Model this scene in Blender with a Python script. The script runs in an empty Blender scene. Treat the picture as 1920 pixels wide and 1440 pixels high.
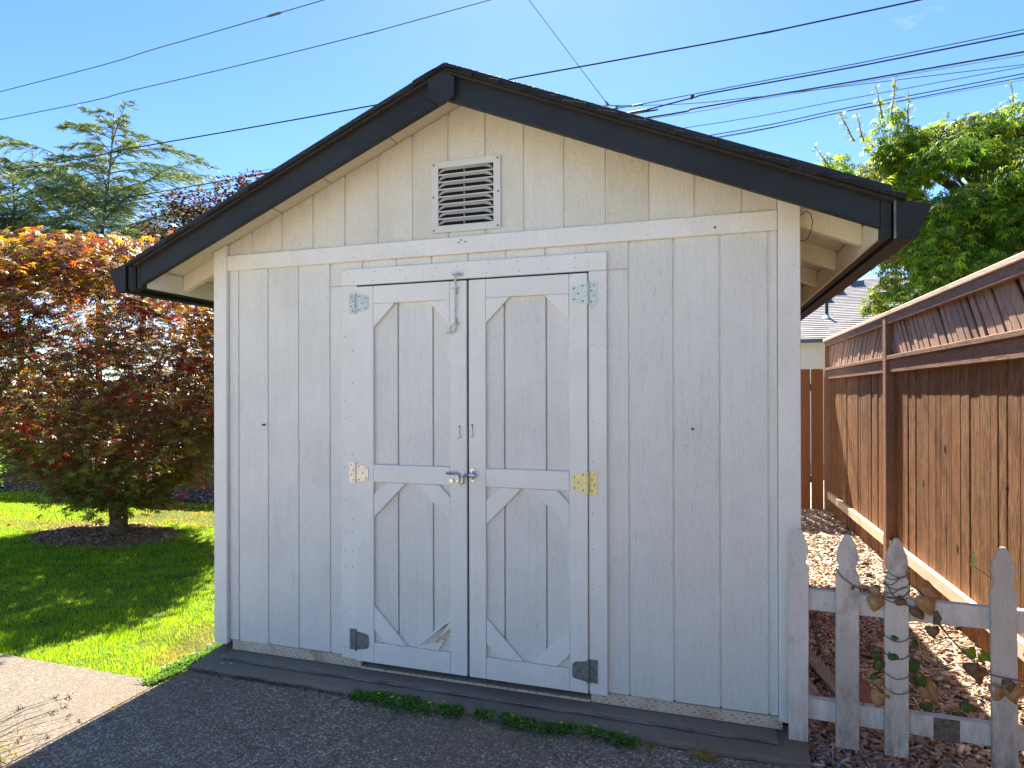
import bpy, bmesh, math, random
import numpy as np
from mathutils import Vector, Matrix

random.seed(7)
rng = np.random.default_rng(11)
SC = bpy.context.scene
COL = SC.collection

# ------------------------------------------------------------------ camera
cam_d = bpy.data.cameras.new('camera')
cam = bpy.data.objects.new('camera', cam_d)
COL.objects.link(cam)
YAW, PITCH, ROLL = 0.2992, 0.0014, -0.0025
fw = Vector((-math.sin(YAW) * math.cos(PITCH), math.cos(YAW) * math.cos(PITCH), math.sin(PITCH)))
rt = Vector((math.cos(YAW), math.sin(YAW), 0))
up = rt.cross(fw)
r2 = rt * math.cos(ROLL) + up * math.sin(ROLL)
u2 = -rt * math.sin(ROLL) + up * math.cos(ROLL)
mw = Matrix((r2, u2, -fw)).transposed().to_4x4()
mw.translation = Vector((2.557, -2.9225, 1.4247))
cam.matrix_world = mw
cam_d.sensor_width = 36
cam_d.lens = 36 * 1147.444 / 1920
cam_d.shift_y = (736.145 - 720) / 1920
cam_d.clip_start = 0.05
cam_d.clip_end = 1500
SC.camera = cam

# ------------------------------------------------------------------ world and sun
SUN_TRAVEL = Vector((0.21, -0.84, -1.0)).normalized()
toward = -SUN_TRAVEL
EL = math.asin(toward.z)
ROT = math.atan2(toward.x, toward.y)
world = bpy.data.worlds.new('World')
SC.world = world
world.use_nodes = True
nt = world.node_tree
bg = nt.nodes['Background']
sky = nt.nodes.new('ShaderNodeTexSky')
sky.sky_type = 'NISHITA'
sky.sun_disc = False
sky.sun_elevation = EL
sky.sun_rotation = ROT
sky.air_density = 0.85
sky.dust_density = 0.12
sky.ozone_density = 3.0
hs = nt.nodes.new('ShaderNodeHueSaturation')
hs.inputs['Saturation'].default_value = 1.2
hs.inputs['Hue'].default_value = 0.507
hs.inputs['Value'].default_value = 1.0
nt.links.new(sky.outputs[0], hs.inputs['Color'])
wtc = nt.nodes.new('ShaderNodeTexCoord')
wmp = nt.nodes.new('ShaderNodeMapping'); wmp.inputs['Scale'].default_value = (1.0, 1.0, 2.6); wmp.inputs['Location'].default_value = (0.35, 0.1, 0.0)
wno = nt.nodes.new('ShaderNodeTexNoise'); wno.inputs['Scale'].default_value = 2.3; wno.inputs['Detail'].default_value = 7; wno.inputs['Roughness'].default_value = 0.62
wra = nt.nodes.new('ShaderNodeValToRGB'); wra.color_ramp.elements[0].position = 0.67; wra.color_ramp.elements[1].position = 0.85
wra.color_ramp.elements[1].color = (0.6, 0.6, 0.6, 1)
wmx = nt.nodes.new('ShaderNodeMix'); wmx.data_type = 'RGBA'
nt.links.new(wtc.outputs['Generated'], wmp.inputs[0]); nt.links.new(wmp.outputs[0], wno.inputs['Vector']); nt.links.new(wno.outputs['Fac'], wra.inputs[0])
nt.links.new(wra.outputs[0], wmx.inputs[0]); nt.links.new(hs.outputs[0], wmx.inputs[6]); wmx.inputs[7].default_value = (5.5, 5.8, 6.3, 1)
nt.links.new(wmx.outputs[2], bg.inputs['Color'])
bg.inputs['Strength'].default_value = 0.074

sun_d = bpy.data.lights.new('sun', 'SUN')
sun_d.energy = 5.0
sun_d.angle = math.radians(0.53)
sun_d.color = (1.0, 0.93, 0.82)
sun = bpy.data.objects.new('sun', sun_d)
sun.rotation_euler = SUN_TRAVEL.to_track_quat('-Z', 'Y').to_euler()
sun.location = (-5, 20, 25)
COL.objects.link(sun)

SC.view_settings.view_transform = 'Standard'
SC.view_settings.look = 'None'
SC.view_settings.gamma = 1.0
SC.view_settings.use_curve_mapping = False
SC.view_settings.exposure = 1.97

# ------------------------------------------------------------------ node helpers
class NT:
    def __init__(s, name):
        s.m = bpy.data.materials.new(name)
        s.m.use_nodes = True
        s.t = s.m.node_tree
        s.b = s.t.nodes['Principled BSDF']
        s.out = s.t.nodes['Material Output']
    def n(s, typ, **kw):
        nd = s.t.nodes.new(typ)
        for k, v in kw.items():
            setattr(nd, k, v)
        return nd
    def set(s, nd, key, v):
        if hasattr(v, 'is_output') or isinstance(v, bpy.types.NodeSocket):
            s.t.links.new(v, nd.inputs[key])
        else:
            nd.inputs[key].default_value = v
    def coord(s, scale=(1, 1, 1), rnd=True):
        tc = s.n('ShaderNodeTexCoord')
        mp = s.n('ShaderNodeMapping')
        s.t.links.new(tc.outputs['Object'], mp.inputs['Vector'])
        mp.inputs['Scale'].default_value = scale
        if rnd:
            oi = s.n('ShaderNodeObjectInfo')
            cb = s.n('ShaderNodeCombineXYZ')
            ml = s.n('ShaderNodeMath', operation='MULTIPLY')
            s.t.links.new(oi.outputs['Random'], ml.inputs[0]); ml.inputs[1].default_value = 37.0
            for a in ('X', 'Y', 'Z'):
                s.t.links.new(ml.outputs[0], cb.inputs[a])
            s.t.links.new(cb.outputs[0], mp.inputs['Location'])
        return mp.outputs[0]
    def noise(s, vec, scale, detail=4, rough=0.55, dist=0.0):
        nd = s.n('ShaderNodeTexNoise')
        s.t.links.new(vec, nd.inputs['Vector'])
        nd.inputs['Scale'].default_value = scale
        nd.inputs['Detail'].default_value = detail
        nd.inputs['Roughness'].default_value = rough
        nd.inputs['Distortion'].default_value = dist
        return nd.outputs['Fac']
    def vor(s, vec, scale, feature='F1', out='Distance', rnd=1.0):
        nd = s.n('ShaderNodeTexVoronoi', feature=feature)
        s.t.links.new(vec, nd.inputs['Vector'])
        nd.inputs['Scale'].default_value = scale
        nd.inputs['Randomness'].default_value = rnd
        return nd.outputs[out]
    def ramp(s, fac, stops):
        nd = s.n('ShaderNodeValToRGB')
        s.t.links.new(fac, nd.inputs[0])
        e = nd.color_ramp.elements
        while len(e) < len(stops):
            e.new(0.5)
        for k, (p, c) in enumerate(stops):
            e[k].position = p
            e[k].color = (c, c, c, 1) if not hasattr(c, '__len__') else (*c, 1)
        return nd.outputs[0]
    def mix(s, f, a, b, mode='MIX'):
        nd = s.n('ShaderNodeMix', data_type='RGBA', blend_type=mode)
        for k, v in ((0, f), (6, a), (7, b)):
            if isinstance(v, bpy.types.NodeSocket):
                s.t.links.new(v, nd.inputs[k])
            elif k == 0:
                nd.inputs[0].default_value = v
            else:
                nd.inputs[k].default_value = (*v, 1)
        return nd.outputs[2]
    def math(s, op, a, b=0.0):
        nd = s.n('ShaderNodeMath', operation=op)
        for k, v in ((0, a), (1, b)):
            if isinstance(v, bpy.types.NodeSocket):
                s.t.links.new(v, nd.inputs[k])
            else:
                nd.inputs[k].default_value = v
        return nd.outputs[0]
    def bump(s, h, strength=0.3, dist=0.002, prev=None):
        nd = s.n('ShaderNodeBump')
        s.t.links.new(h, nd.inputs['Height'])
        nd.inputs['Strength'].default_value = strength
        nd.inputs['Distance'].default_value = dist
        if prev is not None:
            s.t.links.new(prev, nd.inputs['Normal'])
        return nd.outputs[0]
    def done(s, col, rough=0.6, normal=None, metal=0.0, spec=0.5):
        for k, v in (('Base Color', col), ('Roughness', rough), ('Metallic', metal)):
            if isinstance(v, bpy.types.NodeSocket):
                s.t.links.new(v, s.b.inputs[k])
            else:
                s.b.inputs[k].default_value = (*v, 1) if k == 'Base Color' else v
        s.b.inputs['Specular IOR Level'].default_value = spec
        if normal is not None:
            s.t.links.new(normal, s.b.inputs['Normal'])
        return s.m

def objrand(N):
    return N.n('ShaderNodeObjectInfo').outputs['Random']

def paint_mat(name, base, dirt, rough_amt, spec_amt, grain=(26, 26, 2.2), dirt_amt=0.5, warm=(0.70, 0.63, 0.48)):
    N = NT(name)
    g = N.coord(grain)
    p = N.coord((1, 1, 1))
    fine = N.noise(g, 9, 6, 0.65, 0.6)
    mid = N.noise(p, 3.5, 5, 0.6)
    sp = N.noise(N.coord((1, 1, 0.7)), 150, 3, 0.6)
    big = N.noise(p, 1.3, 4, 0.6)
    streak = N.noise(N.coord((14, 14, 0.9)), 3, 5, 0.7)
    c = N.mix(N.ramp(mid, [(0.35, 0.0), (0.7, 1.0)]), base, tuple(b * 0.93 for b in base))
    c = N.mix(N.math('MULTIPLY', N.ramp(big, [(0.45, 0.0), (0.72, 1.0)]), dirt_amt), c, warm)
    c = N.mix(N.math('MULTIPLY', N.ramp(streak, [(0.5, 0.0), (0.75, 1.0)]), 0.22 * rough_amt), c, tuple(b * 0.60 for b in base))
    drip = N.ramp(N.noise(N.coord((30, 30, 0.55)), 1.0, 5, 0.75), [(0.58, 0), (0.70, 1)])
    c = N.mix(N.math('MULTIPLY', drip, 0.13 * rough_amt), c, (0.40, 0.34, 0.25))
    c = N.mix(N.math('MULTIPLY', objrand(N), 0.10), c, tuple(b * 0.80 for b in base))
    crack = N.ramp(fine, [(0.60, 0.0), (0.70, 1.0)])
    gate = N.ramp(mid, [(0.38, 0.15), (0.62, 1.0)])
    c = N.mix(N.math('MULTIPLY', N.math('MULTIPLY', crack, gate), 0.62 * rough_amt), c, dirt)
    speck = N.ramp(sp, [(0.665, 0.0), (0.71, 1.0)])
    c = N.mix(N.math('MULTIPLY', N.math('MULTIPLY', speck, gate), spec_amt), c, (0.12, 0.10, 0.08))
    hgt = N.math('ADD', N.math('MULTIPLY', fine, 1.0), N.math('MULTIPLY', N.noise(p, 60, 3, 0.6), 0.6))
    return N.done(c, 0.62, N.bump(hgt, 1.0 * min(1, rough_amt * 1.2), 0.006), spec=0.35)

M = {}
M['siding'] = paint_mat('rough_white_siding_paint', (0.85, 0.81, 0.72), (0.34, 0.30, 0.24), 1.0, 0.6, dirt_amt=0.22)
M['siding_gable'] = paint_mat('bounce_tinted_weathered_siding_paint', (0.81, 0.765, 0.655), (0.30, 0.25, 0.18), 1.0, 0.85, dirt_amt=0.55, warm=(0.64, 0.56, 0.40))  # yellow tint paints in warm bounced light, along with some real stain
M['trim'] = paint_mat('white_trim_paint', (0.86, 0.82, 0.73), (0.36, 0.32, 0.26), 0.45, 0.35, dirt_amt=0.2)
M['soffit'] = paint_mat('cream_soffit_paint', (0.82, 0.74, 0.56), (0.40, 0.33, 0.22), 0.7, 0.4, dirt_amt=0.4, warm=(0.66, 0.58, 0.40))
M['picket'] = paint_mat('weathered_picket_paint', (0.76, 0.69, 0.59), (0.16, 0.12, 0.09), 1.0, 0.9, dirt_amt=0.65, warm=(0.42, 0.36, 0.29))
M['picket_clean'] = paint_mat('picket_paint', (0.81, 0.755, 0.66), (0.22, 0.18, 0.14), 0.8, 0.7, dirt_amt=0.25, warm=(0.5, 0.44, 0.36))
def splash(mat, amt):
    N = NT.__new__(NT); N.m = mat; N.t = mat.node_tree; N.b = N.t.nodes['Principled BSDF']
    old = N.b.inputs['Base Color'].links[0].from_socket
    sp_ = N.n('ShaderNodeSeparateXYZ'); N.t.links.new(N.n('ShaderNodeNewGeometry').outputs['Position'], sp_.inputs[0])
    lo = N.ramp(N.math('ADD', sp_.outputs['Z'], 0.1), [(0.0, 1.0), (0.42, 0.12), (0.8, 0.0)])
    nz = N.ramp(N.noise(N.coord((6, 6, 1.6)), 6, 6, 0.7), [(0.36, 0), (0.66, 1)])
    pat = N.ramp(N.noise(N.coord((2, 2, 1)), 3.0, 5, 0.7), [(0.52, 0), (0.66, 1)])
    f = N.math('MULTIPLY', N.math('MAXIMUM', N.math('MULTIPLY', lo, nz), N.math('MULTIPLY', pat, 0.6)), amt)
    N.t.links.new(N.mix(f, old, (0.20, 0.155, 0.115)), N.b.inputs['Base Color'])
splash(M['picket'], 1.0); splash(M['picket_clean'], 0.65); splash(M['siding'], 0.10); splash(M['trim'], 0.12)
M['hood'] = paint_mat('grimy_louvre_paint', (0.50, 0.47, 0.42), (0.15, 0.12, 0.1), 0.4, 0.8, dirt_amt=0.6, warm=(0.30, 0.26, 0.21))
M['vent'] = paint_mat('vent_paint', (0.70, 0.68, 0.63), (0.30, 0.25, 0.2), 0.25, 0.4, dirt_amt=0.35)

def dark_paint(name, c1, c2):
    N = NT(name)
    g = N.noise(N.coord((3, 3, 14)), 9, 5, 0.6, 0.5)
    s = N.noise(N.coord(), 130, 2, 0.5)
    big = N.noise(N.coord(), 2.5, 4)
    c = N.mix(N.ramp(big, [(0.3, 0.0), (0.7, 1.0)]), c1, c2)
    c = N.mix(N.math('MULTIPLY', N.ramp(s, [(0.69, 0), (0.72, 1)]), 0.35), c, (0.12, 0.11, 0.10))
    c = N.mix(N.math('MULTIPLY', N.ramp(N.noise(N.coord((2, 2, 6)), 3, 6, 0.7), [(0.55, 0), (0.75, 1)]), 0.4), c, (0.035, 0.031, 0.026))
    return N.done(c, 0.55, N.bump(g, 0.5, 0.004), spec=0.22)
M['fascia'] = dark_paint('charcoal_fascia_paint', (0.028, 0.0325, 0.0365), (0.019, 0.0205, 0.0215))
M['gutter'] = dark_paint('charcoal_gutter_metal', (0.015, 0.0145, 0.014), (0.024, 0.022, 0.021))

def simple(name, col, rough=0.6, metal=0.0, var=0.15, scale=20, bump=0.1, spec=0.5):
    N = NT(name)
    f = N.noise(N.coord(), scale, 4)
    c = N.mix(N.ramp(f, [(0.3, 0), (0.7, 1)]), tuple(x * (1 - var) for x in col), tuple(min(1, x * (1 + var)) for x in col))
    return N.done(c, rough, N.bump(f, bump, 0.002), metal, spec)
M['zinc'] = simple('galvanised_steel', (0.56, 0.56, 0.50), 0.45, 0.4, 0.2, 60)
M['zinc_green'] = simple('zinc_hinge', (0.62, 0.64, 0.55), 0.45, 0.3, 0.12, 60)
M['brass'] = simple('yellow_zinc_hinge', (0.62, 0.55, 0.26), 0.42, 0.4, 0.15, 60)
M['nickel'] = simple('pinkish_nickel_hinge', (0.68, 0.60, 0.52), 0.35, 0.45, 0.12, 60)
M['dull_zinc'] = simple('dull_grey_hinge', (0.20, 0.21, 0.19), 0.5, 0.45, 0.3, 80)
M['screw'] = simple('dark_screw_head', (0.10, 0.10, 0.09), 0.5, 0.4)
M['chrome'] = simple('bolt_steel', (0.55, 0.55, 0.54), 0.25, 0.9, 0.2, 60)
M['dark'] = simple('painted_dark_hollow', (0.012, 0.010, 0.009), 0.9)  # near-black paints in the shade of unlit hollows; also colours the board crack
M['wire_black'] = simple('black_cable_sheath', (0.022, 0.022, 0.026), 0.6)
M['wire_grey'] = simple('grey_cable', (0.10, 0.11, 0.12), 0.6)
M['wire_thin'] = simple('pale_grey_cable', (0.20, 0.22, 0.26), 0.6)

def shingle_mat(name, a, b, k):
    N = NT(name)
    gr = N.noise(N.coord(), 160, 3, 0.7)
    big = N.noise(N.coord(), 4, 3)
    c = N.mix(N.ramp(gr, [(0.35, 0), (0.65, 1)]), a, b)
    c = N.mix(N.math('MULTIPLY', N.ramp(big, [(0.4, 0), (0.7, 1)]), 0.5), c, k)
    c = N.mix(N.math('MULTIPLY', objrand(N), 0.35), c, tuple(x * 0.6 for x in a))
    return N.done(c, 0.9, N.bump(gr, 0.6, 0.003), spec=0.2)
M['shingle'] = shingle_mat('asphalt_shingle', (0.014, 0.0135, 0.013), (0.045, 0.042, 0.038), (0.03, 0.024, 0.017))
M['felt'] = simple('shingle_edge', (0.03, 0.024, 0.018), 0.9, 0, 0.4, 60, 0.5)

def wood_mat(name, a, b, c3, grain=(16, 16, 1.0), stain=0.6, rough=0.7, algae=0.0):
    N = NT(name)
    v = N.coord(grain)
    g = N.noise(v, 4.5, 7, 0.62, 1.2)
    g2 = N.noise(v, 14, 4, 0.6, 0.4)
    kn = N.noise(N.coord((4, 4, 1.6)), 2.2, 3, 0.5, 0.8)
    c = N.mix(N.ramp(g, [(0.40, 0), (0.60, 1)]), a, b)
    c = N.mix(N.math('MULTIPLY', N.ramp(g2, [(0.48, 0), (0.60, 1)]), 0.70), c, c3)
    c = N.mix(N.math('MULTIPLY', N.ramp(kn, [(0.52, 0), (0.74, 1)]), stain), c, c3)
    r = objrand(N)
    c = N.mix(N.math('MULTIPLY', N.ramp(r, [(0.0, 0.0), (1.0, 1.0)]), 0.35), c, tuple(x * 1.5 for x in a))
    c = N.mix(N.ramp(N.math('FRACT', N.math('MULTIPLY', r, 7.3)), [(0.55, 0.0), (1.0, 0.45)]), c, tuple(x * 0.55 for x in a))
    if algae:
        z = N.n('ShaderNodeSeparateXYZ')
        N.t.links.new(N.n('ShaderNodeTexCoord').outputs['Object'], z.inputs[0])
        al = N.ramp(N.noise(N.coord((5, 5, 1.2)), 2.0, 3), [(0.55, 0), (0.7, 1)])
        c = N.mix(N.math('MULTIPLY', al, algae), c, (0.22, 0.20, 0.05))
    h = N.math('ADD', g, N.math('MULTIPLY', g2, 0.5))
    return N.done(c, rough, N.bump(h, 0.7, 0.004), spec=0.3)
M['fence_board'] = wood_mat('stained_fence_board', (0.185, 0.080, 0.032), (0.41, 0.215, 0.094), (0.048, 0.018, 0.008), algae=0.25)
M['fence_rail'] = wood_mat('faded_fence_rail', (0.25, 0.135, 0.080), (0.35, 0.20, 0.125), (0.13, 0.065, 0.038), grain=(14, 1.2, 14), stain=0.35)
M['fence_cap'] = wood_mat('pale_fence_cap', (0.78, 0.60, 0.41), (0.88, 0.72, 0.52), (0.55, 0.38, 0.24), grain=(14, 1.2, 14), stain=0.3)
M['fence_slat'] = wood_mat('faded_pinkish_slat', (0.42, 0.265, 0.175), (0.56, 0.375, 0.26), (0.22, 0.125, 0.08), stain=0.4)
M['fence_back'] = wood_mat('orange_stained_board', (0.25, 0.095, 0.035), (0.31, 0.125, 0.048), (0.18, 0.065, 0.025), stain=0.3)
M['treated'] = None
M['scrap'] = wood_mat('grey_scrap_wood', (0.30, 0.24, 0.20), (0.40, 0.33, 0.28), (0.16, 0.11, 0.09), grain=(14, 1.4, 14))
M['bark'] = wood_mat('bark', (0.16, 0.11, 0.075), (0.24, 0.18, 0.125), (0.06, 0.04, 0.028), grain=(8, 8, 3), stain=0.7, rough=0.9)
M['bark_pale'] = wood_mat('pale_mottled_bark', (0.10, 0.068, 0.042), (0.26, 0.19, 0.115), (0.022, 0.013, 0.009), grain=(5, 5, 9), stain=1.0, rough=0.9)
M['bark_green'] = wood_mat('olive_bark', (0.17, 0.15, 0.07), (0.24, 0.20, 0.10), (0.10, 0.08, 0.04), grain=(8, 8, 3), rough=0.9)
M['splinter'] = wood_mat('raw_split_wood', (0.50, 0.38, 0.22), (0.60, 0.48, 0.30), (0.30, 0.22, 0.12))

# pressure treated board with incising marks
N = NT('incised_treated_board')
mp = N.coord((1, 1, 1), rnd=False)
sw = N.n('ShaderNodeSeparateXYZ'); N.t.links.new(mp, sw.inputs[0])
zr = N.math('MULTIPLY', sw.outputs['Z'], 1 / 0.0125)
rowi = N.math('FLOOR', zr)
xr = N.math('ADD', N.math('MULTIPLY', sw.outputs['X'], 1 / 0.036), N.math('MULTIPLY', rowi, 0.37))
dash = N.math('MULTIPLY', N.math('LESS_THAN', N.math('FRACT', xr), 0.42), N.math('LESS_THAN', N.math('FRACT', zr), 0.38))
gate = N.ramp(N.noise(N.coord((1, 1, 1), rnd=False), 30, 2), [(0.42, 0), (0.52, 1)])
dm = N.math('MULTIPLY', dash, gate)
tb = N.mix(N.ramp(N.noise(mp, 9, 5), [(0.3, 0), (0.7, 1)]), (0.52, 0.40, 0.27), (0.64, 0.53, 0.40))
tb = N.mix(N.ramp(N.noise(mp, 4, 5), [(0.62, 0), (0.74, 0.7)]), tb, (0.25, 0.13, 0.06))
c = N.mix(N.math('MULTIPLY', dm, 0.8), tb, (0.16, 0.11, 0.07))
M['treated'] = N.done(c, 0.8, N.bump(N.noise(mp, 60, 4), 0.4, 0.002), spec=0.2)

def concrete(name, dark, mid, light, peb_scale, warm, contrast=1.0):
    N = NT(name)
    v = N.coord(rnd=False)
    cell = N.n('ShaderNodeTexVoronoi', feature='F1'); N.t.links.new(v, cell.inputs['Vector']); cell.inputs['Scale'].default_value = peb_scale
    sep = N.n('ShaderNodeSeparateColor'); N.t.links.new(cell.outputs['Color'], sep.inputs[0])
    big = N.noise(v, 0.9, 5, 0.6); med = N.noise(v, 5, 5, 0.65); fine = N.noise(v, 70, 4, 0.7)
    c = N.mix(N.ramp(sep.outputs[0], [(0.0, 0.0), (0.62, 0.25), (0.86, 0.6), (1.0, 1.0)]), dark, light)
    c = N.mix(N.math('MULTIPLY', N.ramp(fine, [(0.35, 1), (0.6, 0)]), 0.55 * contrast), c, tuple(x * 0.55 for x in dark))
    c = N.mix(N.ramp(med, [(0.35, 0.45), (0.7, 0.0)]), c, mid)
    c = N.mix(N.math('MULTIPLY', N.ramp(big, [(0.42, 0), (0.68, 1)]), 0.55), c, warm)
    c = N.mix(N.math('MULTIPLY', N.ramp(N.noise(v, 2.3, 6, 0.7), [(0.5, 0), (0.75, 1)]), 0.35), c, tuple(x * 0.5 for x in mid))
    edge = N.n('ShaderNodeTexVoronoi', feature='DISTANCE_TO_EDGE'); edge.inputs['Scale'].default_value = 0.75
    wv = N.n('ShaderNodeVectorMath', operation='ADD'); N.t.links.new(v, wv.inputs[0])
    nz3 = N.n('ShaderNodeTexNoise'); N.t.links.new(v, nz3.inputs['Vector']); nz3.inputs['Scale'].default_value = 4; nz3.inputs['Detail'].default_value = 6
    sc3 = N.n('ShaderNodeVectorMath', operation='SCALE'); N.t.links.new(nz3.outputs['Color'], sc3.inputs[0]); sc3.inputs['Scale'].default_value = 0.22
    N.t.links.new(sc3.outputs[0], wv.inputs[1]); N.t.links.new(wv.outputs[0], edge.inputs['Vector'])
    ck = N.ramp(edge.outputs['Distance'], [(0.0, 1.0), (0.0035, 0.0)])
    c = N.mix(N.math('MULTIPLY', ck, 0.55 * contrast), c, tuple(x * 0.35 for x in dark))
    stn = N.ramp(N.noise(v, 1.7, 7, 0.75, 1.5), [(0.60, 0), (0.70, 1)])
    c = N.mix(N.math('MULTIPLY', stn, 0.35), c, tuple(x * 0.45 for x in mid))
    spt = N.ramp(N.noise(v, 26, 2, 0.5), [(0.73, 0), (0.76, 1)])
    c = N.mix(N.math('MULTIPLY', spt, 0.5), c, light)
    h = N.math('ADD', N.math('MULTIPLY', cell.outputs['Distance'], -1.0), N.math('MULTIPLY', fine, 0.7))
    return N.done(c, 0.85, N.bump(h, 0.7, 0.004), spec=0.3)
M['pad'] = concrete('exposed_aggregate_pad', (0.132, 0.102, 0.066), (0.165, 0.128, 0.086), (0.92, 0.77, 0.58), 120, (0.20, 0.142, 0.092))
M['path'] = concrete('tan_aggregate_concrete', (0.14, 0.112, 0.082), (0.17, 0.138, 0.102), (0.38, 0.325, 0.255), 120, (0.18, 0.138, 0.098), 0.7)
M['added_bounce_slab'] = concrete('pale_bounce_concrete', (0.46, 0.39, 0.30), (0.48, 0.41, 0.32), (0.56, 0.49, 0.39), 200, (0.46, 0.37, 0.28), 0.4)  # pale concrete of the added slabs that bounce light
M['sill'] = concrete('smooth_sill_concrete', (0.27, 0.212, 0.148), (0.23, 0.180, 0.124), (0.37, 0.30, 0.22), 300, (0.17, 0.128, 0.085), 0.5)
M['lip'] = simple('bluish_worn_edge', (0.165, 0.15, 0.135), 0.8, 0, 0.45, 14, 0.2)
M['moss'] = simple('dirt_in_joint', (0.085, 0.055, 0.030), 0.95, 0, 0.6, 90, 0.8)

def ground_mat():
    N = NT('lawn_soil')
    v = N.coord(rnd=False)
    f = N.noise(v, 3, 5); g = N.noise(v, 40, 4, 0.7)
    c = N.mix(N.ramp(f, [(0.35, 0), (0.65, 1)]), (0.055, 0.105, 0.018), (0.10, 0.14, 0.03))
    c = N.mix(N.math('MULTIPLY', N.ramp(g, [(0.45, 0), (0.7, 1)]), 0.6), c, (0.10, 0.075, 0.04))
    return N.done(c, 0.95, N.bump(g, 0.8, 0.02), spec=0.1)
M['soil'] = ground_mat()
N = NT('dark_mulch_soil'); v = N.coord(rnd=False)
g = N.noise(v, 60, 5, 0.7)
M['mulch_soil'] = N.done(N.mix(N.ramp(g, [(0.35, 0), (0.7, 1)]), (0.055, 0.032, 0.02), (0.16, 0.10, 0.065)), 0.95, N.bump(g, 0.9, 0.01), spec=0.1)

def attr_mat(name, rough=0.6, trans=0.0, tmul=(1.6, 1.6, 1.6), spec=0.4, vary=True, coat=0.0):
    N = NT(name)
    at = N.n('ShaderNodeAttribute', attribute_name='Col')
    col = at.outputs['Color']
    N.done(col, rough, spec=spec)
    if coat:
        N.b.inputs['Coat Weight'].default_value = coat
        N.b.inputs['Coat Roughness'].default_value = 0.25
    if trans:
        tr = N.n('ShaderNodeBsdfTranslucent')
        mm = N.mix(1.0, col, tmul, 'MULTIPLY')
        N.t.links.new(mm, tr.inputs['Color'])
        ms = N.n('ShaderNodeMixShader'); ms.inputs[0].default_value = trans
        N.t.links.new(N.b.outputs[0], ms.inputs[1]); N.t.links.new(tr.outputs[0], ms.inputs[2])
        N.t.links.new(ms.outputs[0], N.out.inputs['Surface'])
    return N.m
M['leaf'] = attr_mat('leaf', 0.62, 0.45, (2.3, 2.2, 1.0), spec=0.25)
M['maple_leaf'] = attr_mat('maple_leaf', 0.32, 0.42, (2.3, 1.8, 1.2), spec=0.7)
M['grass'] = attr_mat('grass_blade', 0.6, 0.5, (2.2, 2.1, 0.8), spec=0.3)
M['chip'] = attr_mat('wood_chip', 0.8, 0, spec=0.2)
M['needle'] = attr_mat('needle', 0.6, 0.2, (1.5, 1.5, 1.2), spec=0.3)

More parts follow.
